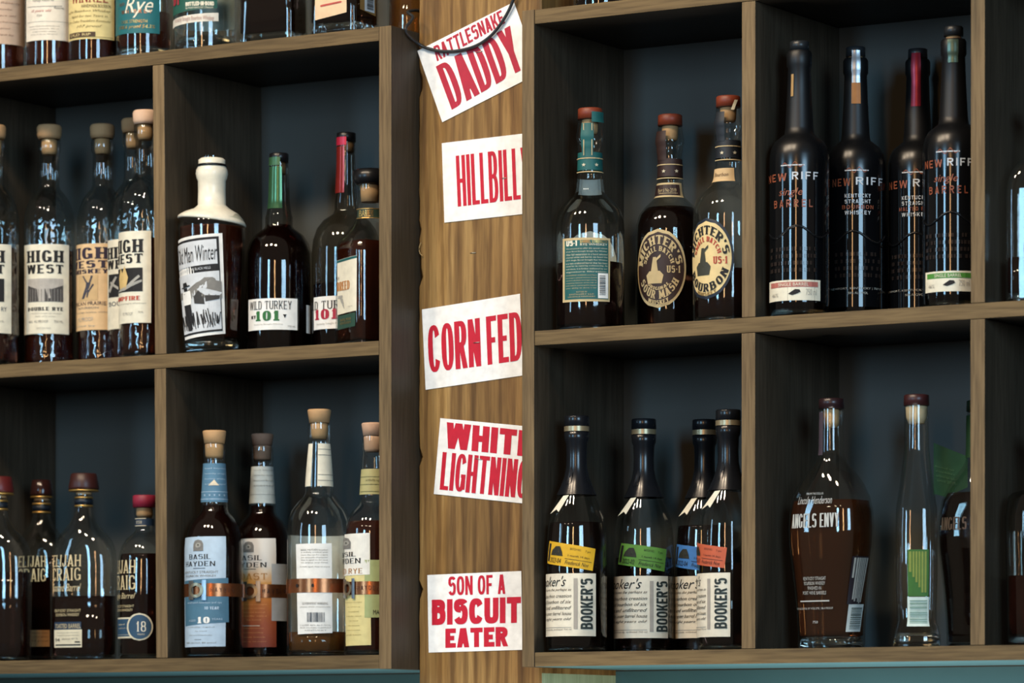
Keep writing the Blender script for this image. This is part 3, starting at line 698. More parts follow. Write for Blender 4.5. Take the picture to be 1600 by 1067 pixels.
# ---- round shouldered bottles with a number on a low white label
def turkey(label, cx, Y, prof, fill, colr, box, wb, nb, strip, caprows, corkrows):
    b = Bottle(label, cx, Y, SHELF_MID, prof, 'bottles with a big 101 on the label', gl=G_SMOKE, fill=fill, liq=L_DARK)
    b.stopper('cap', caprows, BLACKP); b.stopper('cork', corkrows, CORK_D)
    l = b.patch('label', box, WHITE); b.patch('tax_strip', strip, pm(colr[1], 0.2, 0.5), off=.0012, nu=8, nv=14, label='torn foil strip over the neck')
    b.word('WILD TURKEY', wb, INK, 'serif', parent=l); b.word('101', nb, pm(colr[0], 0.6), 'fatslab', parent=l)
    return b, l
b, l = turkey('dark bottle with green 101 label and green foil neck strip', 436, .098, [(253, 14.5), (262, 15), (318, 17), (336, 20), (340, 21.5), (354, 21.5), (358, 24), (368, 38), (380, 46), (396, 51), (420, 52), (545, 52)], 352, ('2c6a34', '3c6242'),
              (389, 467, 464, 516), (392, 471, 455, 484), (401, 486.5, 436, 502), (421, 256, 440, 322), [(240, 15), (254, 15)], [(254.5, 10), (272, 10)])
b.patch('cap_foil', (421, 241, 437.5, 254), pm('3c6242', 0.35, 0.3), off=.0012, nu=6)
b.word('KY', (394, 493, 401, 498), INK, 'fat', parent=l); b.ink([[(0, 1), (.5, 0), (1, 1)]], (442, 492, 447.5, 498), INK, parent=l); b.line('Kentucky Straight Whiskey', (398, 506, 442, 509), LGREY, parent=l); b.line('750 mL', (449, 509, 461, 512), GREY, parent=l)
b.patch('back_label', (478, 475, 484, 519), WHITE, nu=4); b.done()
b, l = turkey('round shouldered bottle with red 101 label and red foil strip', 541, .128, [(222, 14), (240, 14), (258, 14.2), (300, 16), (318, 18), (330, 18.5), (335, 21), (345, 36), (358, 46), (375, 52), (395, 54), (540, 54)], 446, ('a81f38', '8e2a24'),
              (491, 463, 571, 514), (484, 470, 562, 483), (494, 483, 528, 499), (524, 224, 538, 297), [(208, 15), (222, 15)], [(222.5, 12.5), (238, 12)])
b.patch('cap_foil', (527, 209, 541, 222), pm('b3233c', 0.35, 0.3), off=.0012, nu=6); b.line('Kentucky Straight Bourbon', (496, 504, 540, 508), LGREY, parent=l); b.done()

# ---- squarish bottle by the side board
b = Bottle('squarish black capped bottle with cream and green labels by the side board', 578, .068, SHELF_MID, [(289, 19, 0), (318, 19, 0), (322, 21, 0), (340, 21.5, 0), (348, 25, .2), (362, 38, .6), (376, 49, .9), (390, 54), (400, 54.5), (536, 53.5)], None, fill=380, liq=L_RED, rot=-62, n=5, asp=1.0, seg=64)
b.stopper('cap', [(265, 22), (268, 26), (280, 27), (286, 24), (289, 21)], BLACKP); b.stopper('cork', [(289.5, 15), (316, 14)], CORK)
b.patch('neck_band', (559, 322, 597, 338), pm('2c3c30', 0.5)); b.line('BARREL PROOF', (562, 325, 583, 335), GOLD); b.ink(RECT, (558, 322, 597, 323.2), GOLD); b.ink(RECT, (558, 336.8, 597, 338), GOLD)
l = b.patch('label', [(525, 402.5), (558, 400), (557, 486), (525, 488)], CREAM); b.ink(RECT, [(525, 403), (558, 400.5), (558, 404), (525, 406.5)], TEALD, parent=l)
b.line('RARE', (526, 429, 531, 433), INK, parent=l); b.word('BREED', (524, 437, 547, 451), pm('c08040', 0.5), 'woodthin', parent=l)
b.ink([[(.1, .9), (.6, .9), (.6, .75), (.1, .7)], [(.3, .7), (.6, .7), (.75, .3), (.5, .35)], [(.55, .3), (.7, .3), (.8, 0), (.75, 0)]], (524, 456, 542, 480), LGREY, parent=l); b.line('750 ML', (544, 477, 552, 479), LGREY, parent=l)
l2 = b.patch('lower_label', [(525, 490), (556, 488.5), (555, 510), (525, 511.5)], pm('2a4a3c', 0.55)); b.line('BARREL PROOF', (533, 495.5, 549, 499.5), GOLD, parent=l2); b.line('KENTUCKY', (533, 501, 549, 504.5), GOLD, parent=l2); b.done()

# ---- bottles on top of the left unit
def winkle(label, cx, lab, box, top=-190):
    b = Bottle(label, cx, .062, SHELF_TOP, [(-250, 13), (-150, 15), (-120, 18), (-95, 30), (-70, 38), (-50, 40), (95, 40)], 'slim brown bottles on the left unit', fill=0.22, liq=L_RED)
    b.stopper('foil_cap', [(-262, 14.5), (-180, 15)], BLACKP)
    return b, b.patch('label', box, lab)
b, l = winkle('slim brown bottle with dull pink label at the top left corner', 0, pm('c6ab93', 0.7), (-37, -60, 38, 70))
b.para(['Family Reserve', 'Kentucky', '20 years old', 'Straight bourbon whiskey', '90.4 proof', 'bottled by'], (-26, 4, 30, 64), pm('8a6a58', 0.7), .3, .35, [1, .6, .8, 1, .5, .7], parent=l); b.done()
b, l = winkle('slim brown bottle with pale cream label second on the left unit', 79, pm('ded5c4', 0.7), (42, -60, 113, 64))
b.line('Family Reserve', (52, -1, 84, 5), GREY, .3, parent=l); b.ink([[(i / 12, -.15 * 4 * (i / 12 - .5) ** 2 * -1 - .3), ((i + 1) / 12, -.15 * 4 * ((i + 1) / 12 - .5) ** 2 * -1 - .3), ((i + 1) / 12, -.15 * 4 * ((i + 1) / 12 - .5) ** 2 * -1 - .22), (i / 12, -.15 * 4 * (i / 12 - .5) ** 2 * -1 - .22)] for i in range(12)], (44, 0, 96, 9), GREY, parent=l)
b.line('Reserve', (84, 11, 99, 15), GREY, .3, parent=l); b.line('15 years old', (50, 16, 80, 21), pm('b5564a', 0.7), .3, parent=l); b.line('750', (58, 24, 66, 27), GREY, parent=l); b.ink(RECT, (44, 34.5, 106, 35.1), LGREY, parent=l)
b.para(['bottled and distributed by the old', 'distillery, kentucky 750 ml', 'straight bourbon whiskey', 'alc 53.5% by vol 107 proof'], (47, 41, 92, 58), GREY, .1, .5, [1, .95, .8, .9], parent=l); b.done()
b, l = winkle('slim brown bottle with aged yellow label and red heading', 148, pm('dcc88a', 0.7), (107, -60, 178, 62))
b.word('WINKLE', (114, -14, 168, 5), pm('8a2a20', 0.7), 'serif', parent=l); b.line('HANDMADE BOURBON', (128, 8, 172, 13), pm('5a4a2c', 0.7), parent=l)
b.para(['Straight Bourbon Whiskey', 'Aged for ten Years in', 'Old Oak Casks Frankfort Kentucky', '107 proof'], (108, 16, 172, 48), pm('7d6a3e', 0.7), .35, .62, [1, .85, 1, .6], parent=l); b.ink(RECT, (110, 51, 149, 58.5), pm('4a3626', 0.7), parent=l); b.line('OLD RIP', (112, 53, 142, 57), pm('dcc88a', 0.7), off=.0012, parent=l); b.ink(RECT, (110, 58.8, 176, 59.6), pm('8a7a4a', 0.7), parent=l); b.done()

b = Bottle('bottle with teal label lettered Rye on the left unit', 225, .068, SHELF_TOP, [(-240, 13), (-150, 15), (-110, 24), (-85, 38), (-60, 43.5), (78, 43.5)], None, fill=23, liq=L_RED, base=0.018)
b.stopper('cap', [(-258, 15), (-225, 15)], WALNUT); b.stopper('cork', [(-224, 11), (-205, 11)], CORK)
l = b.patch('label', (181, -70, 249, 53), TEALL); b.line('Rye', (196, -4, 239, 29), CREAM, .35, parent=l); b.word('WHISKEY', (191, 16, 237, 22), COPPER, 'wide', parent=l); b.line('CASK STRENGTH', (191, 32, 230, 37), GOLD, parent=l); b.line('108.6 proof 54.3%', (188, 40, 242, 47), GOLD, .2, parent=l); b.line('SMALL BATCH', (188, 4, 196, 9), COPPER, parent=l); b.done()

b = Bottle('wide clear bottle with green and red bonded label', 322, .074, SHELF_TOP, [(-230, 14), (-140, 16), (-100, 28), (-75, 44), (-45, 51), (70, 51)], None, fill=None, base=0.024)
b.stopper('cap', [(-250, 16), (-215, 16)], WALNUT); b.stopper('cork', [(-214, 12), (-195, 12)], CORK)
l = b.patch('label', [(269, -80), (339, -80), (339, 14), (269, 22)], pm('1f5446', 0.55)); b.ink([[(0, .35), (.25, 1), (0, 1)]], (269, -40, 339, 18), CREAM2, parent=l); b.word('BT', (273, -10, 283, 6), pm('a02838', 0.6), 'fat', parent=l, off=.0012)
b.word('BOTTLED-IN-BOND', (291, 4, 334, 10.5), CREAM, 'fat', parent=l); b.line('100 PROOF KENTUCKY STRAIGHT', (291, 12, 333, 15), CREAM, parent=l)
l2 = b.patch('lower_label', [(270, 28), (341, 21), (341, 34), (270, 40)], pm('d8d2c4', 0.6)); b.line('Kentucky Straight Bourbon Whiskey', (275, 26, 334, 35), pm('b08a80', 0.7), parent=l2)
b.patch('front_label', lambda a, c: [math.radians(120) + math.radians(140) * a, b.H(40) + (b.H(-60) - b.H(40)) * c], pm('cfd8d2', 0.6), nu=20)
b.done()

b = Bottle('rectangular clear bottle of dark whiskey on a thick glass foot', 427, .060, SHELF_TOP, [(-190, 14, 0), (-120, 16, 0), (-100, 24, .3), (-85, 44, .8), (-70, 53, 1), (60, 54, 1)], None, fill=-70, liq=L_BLACK, rot=-31, n=9, asp=.56, seg=96, base=0.017)
b.stopper('cap', [(-215, 17), (-185, 17)], BLACKP); b.done()
b = Bottle('square decanter with peach label and thick glass foot on the left unit', 538, .060, SHELF_TOP, [(-180, 15, 0), (-110, 17, 0), (-95, 26, .3), (-82, 44, .8), (-68, 53, 1), (50, 54, 1)], None, fill=-60, liq=L_BLACK, rot=-31, n=10, asp=.92, seg=96, base=0.019)
b.stopper('stopper', [(-215, 20), (-208, 24), (-190, 24), (-180, 18)], BLACKP)
l = b.patch('label', [(492, -60), (541, -64), (541, 20), (493, 28)], pm('dcbd98', 0.7)); b.ink([[(.04, .2), (.96, .2), (1, .5), (.96, .8), (.04, .8), (0, .5)]], [(501, 4), (534, 0.5), (534, 5), (501, 9)], pm('b84a44', 0.7), parent=l)
l2 = b.patch('side_label', [(562, -60), (586, -58), (586, 18), (562, 14)], pm('8a6c3c', 0.7)); b.ink(RECT, (569, -10, 584, 14), pm('c9d4dc', 0.6), parent=l2); b.ink(bars(10, 3, False), (572, -8, 582, 11), INK, off=.0012, parent=l2); b.done()
b = Bottle('dark bottle half hidden at the right end of the left unit top', 640, .150, SHELF_TOP, [(-180, 13), (-110, 15), (-80, 26), (-60, 34), (40, 35)], None, fill=-40, liq=L_AMBER, base=0.01)
b.stopper('cap', [(-200, 15), (-175, 15)], BLACKP); b.done()
b = Bottle('black bottle standing on top of the right unit, only its foot showing', 940, .080, SHELF_TOP, [(-240, 15), (-150, 17), (-120, 26), (-95, 40), (-70, 44), (20, 44)], None, fill=-60, liq=L_BLACK)
b.stopper('cap', [(-262, 17), (-235, 17)], BLACKP); b.done()

# ---- oval bottles with gold lettering straight on the glass (lower row, far left)
ECP = [(772, 13, 0), (800, 14, 0), (807, 16.5, .1), (815, 20.5, .2), (824, 27.5, .4), (834, 36.5, .6), (846, 45, .8), (860, 50), (882, 52.3), (920, 52.5), (1000, 52), (1030, 51)]
EC = metric(131, .066, SHELF_LOW, ECP)
GLET = pm('d6c294', 0.5)
def craig(label, cx, Y, fill, top, capm, dx, capw=24):
    b = Bottle(label, cx, Y, SHELF_LOW, EC, 'oval bottles with gold lettering on the glass', fill=fill, liq=L_DARK, rot=-31, n=2.6, asp=.58, seg=64, metric_prof=True)
    b.stopper('stopper', [(top, capw * .84), (top + 22, capw), (top + 25, capw * .96)], capm); b.stopper('gold_ring', [(top + 25.2, capw * .98), (top + 28, capw * .98)], GOLD)
    b.stopper('cork', [(top + 28.4, 12), (top + 33, 12)], CORK)
    for a, c in ((36, 39), (49, 52)): b.stopper('gold_band', [(top + a, 14.6), (top + c, 14.8)], GOLD)
    b.stopper('dark_band', [(top + 40, 14.5), (top + 48, 14.6)], pm('161e28', 0.4))
    return b
b = craig('oval bottle with dark red stopper cut by the photo left edge', -2, .032, 895, 745, pm('571d1c', 0.4), 0); b.done()
b = craig('oval dark bottle standing behind the toasted barrel one', 65, .130, 872, 750, pm('2a1512', 0.15), 0, 18)
b.word('ELIJAH', (30, 868, 71, 885), GLET, 'serif'); b.word('CRAIG', (30, 888, 71, 908), GLET, 'serif'); l = b.patch('label', (46, 984, 77, 1010), pm('b48a5c', 0.7)); b.para(['small batch kentucky', 'bourbon whiskey', '94 proof'], (50, 987, 75, 1006), pm('6a4a30', 0.7), 0, .5, parent=l); b.done()
b = craig('oval bottle with gold lettering and cream toasted barrel label', 131, .066, 932, 740, pm('3a1c18', 0.4), 0)
b.word('ELIJAH', (84.5, 866, 126, 884), GLET, 'serif'); b.word('CRAIG', (84.5, 886.5, 126, 906), GLET, 'serif'); b.line('Toasted Barrel', (84, 911, 127, 923), GLET, .4)
b.line('KENTUCKY STRAIGHT', (87, 951, 126, 955.5), GLET); b.line('BOURBON WHISKEY', (89, 957.5, 124, 962), GLET)
l = b.patch('label', (85.5, 983, 128, 1011), CREAM2); l2 = b.patch('name_band', (86, 971, 127, 982.6), NAVY); b.line('TOASTED BARREL', (87.5, 974, 126, 981), GLET, parent=l2)
b.para(['kentucky straight bourbon', 'finished in toasted barrels'], (90, 987, 123, 995), GREY, 0, .45, parent=l); b.line('94', (88, 996, 94.5, 1002), INK, parent=l)
b.line('alc/vol 47 %', (98, 996, 122, 999), GREY, parent=l); b.ink(RECT, (117, 1001.5, 125, 1003.5), INK, parent=l); b.ink(RECT, (88, 1006, 126, 1008), INK, parent=l); b.done()
b = Bottle('short bottle with crimson cap and blue eighteen year badge', 226, .066, SHELF_LOW, [(794, 17), (806, 16), (810, 14), (829, 14.5), (833, 18), (842, 29), (854, 36), (870, 40.5), (890, 41.5), (1030, 41)], 'oval bottles with gold lettering on the glass', fill=866, liq=L_DARK)
b.stopper('cap', [(774, 18.5), (793, 18.5)], pm('8c2238', 0.5)); b.stopper('cork', [(793.5, 12.5), (804, 13), (808, 11)], CORK)
b.patch('neck_band', (212, 809, 241, 820), NAVY); b.ink(RECT, (212, 808.4, 228, 809.4), CREAM2); b.ink(RECT, (212, 819.6, 228, 820.6), CREAM2); b.line('18 YEAR', (214, 812, 222, 817), CREAM2)
b.word('ELIJAH', (178, 875, 212, 895.5), GLET, 'serif'); b.word('CRAIG', (178, 899, 212, 921), GLET, 'serif'); b.line('Single Barrel', (180, 926, 212, 938), GLET, .4); b.line('KENTUCKY STRAIGHT', (183, 945, 210, 949), GLET); b.line('BOURBON WHISKEY', (184, 951, 208, 955), GLET)
l = b.patch('label', (184, 964.5, 214, 997), CREAM2); b.ink(RECT, (184, 967, 214, 991), pm('2a4a63', 0.6), parent=l); b.ink(RECT, (184, 991.8, 214, 994), pm('2a4a63', 0.6), parent=l); b.para(['aged 18', 'years in oak'], (187, 974, 206, 986), CREAM2, .1, .5, off=.0012, parent=l)
l = b.patch('badge', (199.5, 958, 238.5, 1001), CREAM2, off=.0012, shape='ellipse', nv=24); b.ink(disc(), (202, 960.5, 236, 998.5), pm('2a4a63', 0.6), off=.0016, parent=l); b.word('18', (214, 971, 228, 987), CREAM, 'serif', off=.002, parent=l); b.line('YEARS', (215, 990, 226, 992.5), CREAM2, off=.002, parent=l); b.done()

# ---- belted bottles with tapered necks (lower row, left of the post)
BH = metric(335, .050, SHELF_LOW, [(693.5, 17.2), (712, 17.5), (716, 16.4), (720, 16.8), (783, 20.5), (796, 21), (802, 24), (811, 33), (822, 40), (838, 44.5), (856, 46), (1025, 46)])
def belt(b, y0, y1, bx):
    """copper belt round the bottle and its buckle"""
    h0, h1 = b.HL(y1), b.HL(y0); r = b.R((h0 + h1) / 2)[0]
    bt = b.lathe('belt', [(h1, r + .0011), (h0, r + .0011)], pm('a06440', 0.24, 0.8), raw=True)
    if bx:
        x0, x1 = bx; m = (y0 + y1) / 2
        bk = b.patch('buckle', (x0, y0 - 4, x0 + (x1 - x0) * .26, y1 + 5), pm('9a968e', 0.3, 0.9), off=.0030, nu=3, nv=2)
        b.patch('buckle_bar', (x1 - (x1 - x0) * .26, y0 - 5, x1, y1 + 6), pm('8e9094', 0.3, 0.9), off=.0030, nu=3, nv=2)
        q = b.quad((x0 + 1, y0 - 1, x1 - 4, y1 + 2)); n = 20
        key = Ink()
        P = [((.5 + .5 * math.cos(2 * math.pi * i / n), .5 + .5 * math.sin(2 * math.pi * i / n)), (.5 + .3 * math.cos(2 * math.pi * i / n), .5 + .3 * math.sin(2 * math.pi * i / n))) for i in range(n)]
        key.add([[P[i][1], P[i][0], P[(i + 1) % n][0], P[(i + 1) % n][1]] for i in range(n)], lambda a, c, d=0: b.pt(*q(a, c), .0036 + d)); key.build('buckle_ring', pm('b9a98c', 0.3, 0.9), b.root)
    return bt
def basil(label, cx, Y, fill, liq, caprows, corkrows, capm, prof=BH, mp=True, gl=G_CLEAR):
    b = Bottle(label, cx, Y, SHELF_LOW, prof, 'belted bottles with tapered necks', fill=fill, liq=liq, metric_prof=mp, gl=gl)
    b.stopper('wooden_cap', caprows, capm); b.stopper('cork', corkrows, capm); return b
def arch(b, x0, y0, x1, y1, par, c=GREY):
    b.ink([[(0, 0), (1, 0), (1, .6), (.85, .9), (.5, 1), (.15, .9), (0, .6)]], (x0, y0, x1, y1), c, parent=par); xm = (x0 + x1) / 2
    b.ink(disc(14), (xm - 4, y0 + 5, xm + 4, y0 + 13), LGREY, off=.0012, parent=par); b.ink(disc(8), (xm - 1.5, y0 + 7.5, xm + 1.5, y0 + 10.5), INK, off=.0014, parent=par)
b = basil('belted bottle with pale blue label and blue neck paper', 335, .050, 790, L_DARK, [(673, 18.3), (676, 18.3), (693, 15.8)], [(693.4, 14.5), (712, 14), (716, 12)], CORK)
BLU = pm('b4c8d8', 0.65); BLD = pm('4a7288', 0.6)
n_ = b.patch('neck_paper', (313, 722, 357, 783), pm('567f98', 0.6)); b.para(['basil hayden', 'kentucky straight', 'bourbon whiskey', 'artfully aged'], (321, 729, 351, 762), BLU, 0, .35, parent=n_); b.ink(RECT, (314, 766.5, 356, 767.3), BLU, parent=n_); b.ink(RECT, (314, 778, 356, 778.8), BLU, parent=n_)
for i in range(5): b.ink(star(), (319 + i * 7.2, 770, 322.5 + i * 7.2, 774.5), BLU, parent=n_)
b.ink([[(0, 0), (1, 0), (.75, .5), (.55, 1), (.3, .5)]], (326, 748, 342, 757), pm('e8d8b8', 0.6), parent=n_)
l = b.patch('label', [(287.5, 839), (353, 838), (352, 1010), (290, 1011)], BLU, nu=18); arch(b, 303, 843, 318, 861, l)
b.word('BASIL', (297, 866, 329, 873.5), INK, 'serif', parent=l); b.word('HAYDEN', (292, 877, 336, 884.5), INK, 'serif', parent=l); b.ink(RECT, (303, 887.5, 321, 888.3), INK, parent=l); b.line('KENTUCKY STRAIGHT', (291, 892, 341, 896), GREY, parent=l); b.line('BOURBON WHISKEY', (292, 898, 338, 901.5), GREY, parent=l)
l2 = b.patch('age_banner', [(290, 907), (356, 903), (357, 972), (291, 978)], BLD, off=.0009, nu=16); b.line('small batch bourbon and rye', (295, 940, 346, 944), BLU, .1, off=.0013, parent=l2); b.word('10 YEAR', (320, 948, 342, 952.5), BLU, 'mid', off=.0013, parent=l2); b.word('10', (310, 964, 328, 974), WHITE, 'fatslab', off=.0013, parent=l2); b.line('AGED', (297, 968, 307, 971), BLU, off=.0013, parent=l2); b.line('YEARS', (331, 966, 347, 969), BLU, off=.0013, parent=l2)
b.para(['artfully aged', 'by hand', 'clermont kentucky'], (293, 979, 336, 998), GREY, 0, .3, [.95, .4, .8], parent=l); b.ink(RECT, (305, 999, 315, 999.6), INK, parent=l); b.line('40% alc./vol. 80 proof', (293, 1003, 338, 1006), GREY, parent=l)
bt = belt(b, 911.5, 932, (298, 323)); b.word('HAYDEN', (329, 918.5, 364, 925), pm('5a3420', 0.5), 'wide', off=.0018, parent=bt); b.done()

b = basil('belted bottle with white to orange label and grey neck paper', 410, .137, 790, L_DARK, [(678, 17.3), (681, 17.3), (696, 15)], [(696.4, 14.5), (716, 14), (719, 12)], pm('8c6c58', 0.8))
n_ = b.patch('neck_paper', (389, 727, 431, 785), pm('b8bdb6', 0.65)); b.para(['basil hayden', 'kentucky straight', 'bourbon', 'toasted'], (397, 732, 426, 764), GREY, 0, .3, parent=n_); b.ink(RECT, (390, 771, 430, 771.6), GREY, parent=n_)
def sunset():
    m = bpy.data.materials.new('sunset_label_print'); m.use_nodes = True; nt = m.node_tree; bs = nt.nodes['Principled BSDF']; bs.inputs['Roughness'].default_value = 0.6
    co = nt.nodes.new('ShaderNodeTexCoord'); sx = nt.nodes.new('ShaderNodeSeparateXYZ'); nz = nt.nodes.new('ShaderNodeTexNoise'); nz.inputs['Scale'].default_value = 40
    ad = nt.nodes.new('ShaderNodeMath'); ad.operation = 'MULTIPLY_ADD'; ad.inputs[1].default_value = 0.25; r = nt.nodes.new('ShaderNodeValToRGB'); e = r.color_ramp.elements
    nt.links.new(co.outputs['Generated'], sx.inputs[0]); nt.links.new(co.outputs['Object'], nz.inputs['Vector']); nt.links.new(nz.outputs['Fac'], ad.inputs[0]); nt.links.new(sx.outputs['Z'], ad.inputs[2]); nt.links.new(ad.outputs[0], r.inputs[0])
    e[0].position = .1; e[0].color = (*hx('7a3426'), 1); e[1].position = .90; e[1].color = (*hx('e2dcd2'), 1)
    for p, c in ((.35, '9a4a26'), (.6, 'c87a2c'), (.72, 'd89a4c'), (.82, 'e2cdb0')): k = e.new(p); k.color = (*hx(c), 1)
    nt.links.new(r.outputs[0], bs.inputs['Base Color']); return m
l = b.patch('label', [(369, 842), (431, 841), (431.5, 1011), (370, 1012)], sunset(), nu=18); arch(b, 381, 846, 397, 863, l)
b.word('BASIL', (372, 868, 409, 875.5), INK, 'serif', parent=l); b.word('HAYDEN', (366, 879, 416, 886.5), INK, 'serif', parent=l); b.ink(RECT, (382, 889, 400, 889.8), INK, parent=l); b.word('TOAST', (370, 896, 417, 906), pm('b87f3c', 0.5), 'serif', parent=l)
OR2 = pm('e2a868', 0.6)
b.para(['kentucky straight', 'bourbon whiskey', 'toasted barrel', 'artfully aged', 'by hand'], (376, 944, 418, 974), OR2, 0, .28, [.95, .8, .8, .9, .5], parent=l); b.ink(RECT, (378, 977.5, 406, 978.3), CREAM, parent=l); b.para(['clermont', 'kentucky', 'small batch', '40% alc 80 proof'], (378, 981, 416, 1009), OR2, 0, .2, [.8, .8, .9, 1], parent=l)
b.patch('side_label', (424, 881, 447, 970), pm('aeb4b8', 0.6), off=.0009); bt = belt(b, 913, 934, (381, 407)); b.word('HAYDEN', (410, 920, 444, 927), pm('3a2018', 0.5), 'wide', off=.0018, parent=bt); b.done()

BH1 = metric(499, .066, SHELF_LOW, [(661, 17.6), (686, 18), (690, 17), (694, 17.4), (758, 21.5), (771, 22), (777, 26), (786, 35), (797, 43), (812, 48.5), (832, 50.5), (1022, 50.5)])
b = basil('large nearly empty belted bottle showing its white back label', 499, .066, 988, L_AMBER, [(640, 18.3), (643, 18.3), (661, 15.6)], [(661.4, 13.5), (680, 13), (686, 10)], CORK, BH1)
b.patch('neck_paper', [(481, 691), (488, 691), (487, 758), (478, 758)], CREAM, nu=5); n_ = b.patch('neck_paper', [(496.5, 691), (517.5, 691), (521, 758), (496, 758)], CREAM)
for y in (699.5, 708.5, 739.5, 748.5): b.ink(RECT, (497, y, 519, y + .8), GREY, parent=n_)
l = b.patch('back_label', [(463, 850), (518, 849), (519, 989), (466, 991)], WHITE)
b.para(['BASIL HAYDEN bourbon', 'is artfully crafted with', 'twice the rye for a spicy', 'yet smooth character', 'that is aged to be easy', 'to enjoy any time'], (471, 858, 512, 882), GREY, 0, .7, parent=l); b.line('Artfully aged, easy to enjoy', (469, 884.5, 515, 887), GREY, parent=l); b.line('GOVERNMENT WARNING', (473, 941, 512, 945), GREY, parent=l); b.line('please drink responsibly', (470, 947, 516, 950), LGREY, parent=l)
b.ink(bars(10, 8), (480, 957, 507, 972), pm('4a5560', 0.7), parent=l); b.para(['1 LITER 80% ALC./VOL.', 'BASIL HAYDEN CLERMONT', 'KENTUCKY'], (470, 976, 517, 988), GREY, 0, .5, [1, 1, .7], parent=l)
b.patch('front_label', lambda a, c: [math.radians(118) + math.radians(122) * a, b.H(986) + (b.H(835) - b.H(986)) * c], pm('dcd8d0', 0.65), nu=20)
bt = belt(b, 904, 926, None); 
for x in (466, 489): b.ink(disc(10), (x - 2, 912, x + 2, 918), INK, off=.0020, parent=bt)
b.done()
b = basil('belted bottle with yellow label beside the left unit side board', 583, .062, 815, L_RED, [(661, 18), (664, 18), (681, 15.5)], [(681.4, 14.5), (702, 14), (706, 12)], pm('d0a98c', 0.8), metric(583, .062, SHELF_LOW, [(681.5, 17.2), (703, 17.5), (707, 16.4), (770, 20.5), (784, 21), (790, 24), (799, 33), (812, 41), (828, 45), (846, 46), (1022, 46)]))
YEL = pm('ddcd8c', 0.65); n_ = b.patch('neck_paper', (563, 731, 604, 771), pm('b3ad78', 0.6))
for y in (743, 755, 766): b.ink(RECT, (564, y, 603, y + .8), pm('6a6a44', 0.7), parent=n_)
b.line('artfully aged', (572, 747, 596, 751), pm('6a6a44', 0.7), parent=n_)
l = b.patch('label', [(539, 834), (578, 833), (580, 1008), (541, 1009)], YEL, nu=16); b.ink(RECT, [(539, 834), (578, 833), (578, 898), (539, 899)], pm('e8e4d8', 0.65), parent=l, nx=14); arch(b, 536, 839, 549, 857, l)
b.word('BASIL', (527, 862, 557, 869), INK, 'serif', off=.0013, parent=l); b.word('HAYDEN', (522, 872, 564, 880), INK, 'serif', off=.0013, parent=l); b.word('RED RYE', (533, 888, 567, 896), pm('a8743c', 0.6), 'serif', off=.0013, parent=l)
b.para(['kentucky straight', 'rye whiskey', 'bottled', 'artfully aged', 'by hand', 'clermont', 'kentucky', 'small batch'], (541, 940, 566, 998), pm('9a8a54', 0.7), 0, .25, [1, .8, .6, .9, .5, .7, .8, .9], parent=l)
l2 = b.patch('side_label', (570, 875, 608, 965), pm('a4ac74', 0.6), off=.0009); b.line('MADE', (583, 953, 600, 960), INK, off=.0013, parent=l2)
bt = belt(b, 908.5, 929, (540, 556)); b.word('HAYDEN', (559, 915, 592, 922), pm('5a3420', 0.5), 'wide', off=.0018, parent=bt); b.done()

# ---- right unit, upper row: round bottles with collared necks and banded paper
def MP(sh=0): return [(187, 18.5), (200, 20), (213, 22), (217, 22.4), (221, 20.5), (226, 20), (230, 20.4), (234, 18.8), (240, 18.6), (270, 19.5), (296, 22), (303, 24), (309, 30), (318, 40), (330, 49), (346, 53.5), (362, 54.3), (508, 54.3)]
MI = metric(922, .062, SHELF_MID, MP())
GRM = 'collared bottles with star banded necks'
def mich(label, cx, Y, fill, top, capm, bandm, liq=L_DARK):
    b = Bottle(label, cx, Y, SHELF_MID, MI, GRM, fill=fill, liq=liq, metric_prof=True)
    b.stopper('cap', [(top, 19), (top + 17, 19.3)], capm); b.stopper('cork', [(top + 17.4, 13), (top + 36, 12), (top + 40, 10)], CORK)
    y0, y1 = top + 70, top + 98; x = cx
    bd = b.lathe('neck_band', [(b.H(y0), b.R(b.H(y0))[0] + .0006), (b.H(y1), b.R(b.H(y1))[0] + .0006)], bandm, raw=True)
    b.ink(RECT, (x - 19, y0 + 2.5, x + 19, y0 + 4), KRAFT, off=.0014, parent=bd); b.ink(RECT, (x - 19, y1 - 4, x + 19, y1 - 2.5), KRAFT, off=.0014, parent=bd)
    for dx in (-9, 9): b.ink(star(), (x + dx - 3, (y0 + y1) / 2 - 3.5, x + dx + 3, (y0 + y1) / 2 + 3), CREAM2, off=.0016, parent=bd)
    return b
b = mich('collared bottle with teal back label and teal seal strip', 922, .062, 413, 170, REDWOOD, TEALD)
b.patch('seal_strip', (909, 188, 927, 242), TEALD, off=.0012, nu=6, nv=14, label='teal paper strip sealing the cap'); b.patch('cap_strip', (924, 170.6, 939, 187), TEALD, off=.0035, nu=5)
for x in (912, 924): b.ink(RECT, (x, 189, x + 1.2, 239), KRAFT, off=.0024)
b.patch('neck_label', lambda a, c: [math.radians(130) + math.radians(100) * a, b.H(302) + (b.H(278) - b.H(302)) * c], pm('c8cac6', 0.6), nu=12)
l = b.patch('back_label', [(880, 372), (953, 373), (952, 472), (880, 472)], KRAFT, nu=18); b.ink(RECT, (883.5, 376, 949.5, 468), TEALD, parent=l, nx=18)
b.word('US*1', (886, 376.5, 903, 385), CREAM, 'fat', off=.0013, parent=l); b.line('BARREL STRENGTH', (907, 376, 948, 381), GOLD, off=.0013, parent=l); b.line('RYE WHISKEY', (907, 381.5, 948, 385), CREAM, off=.0013, parent=l)
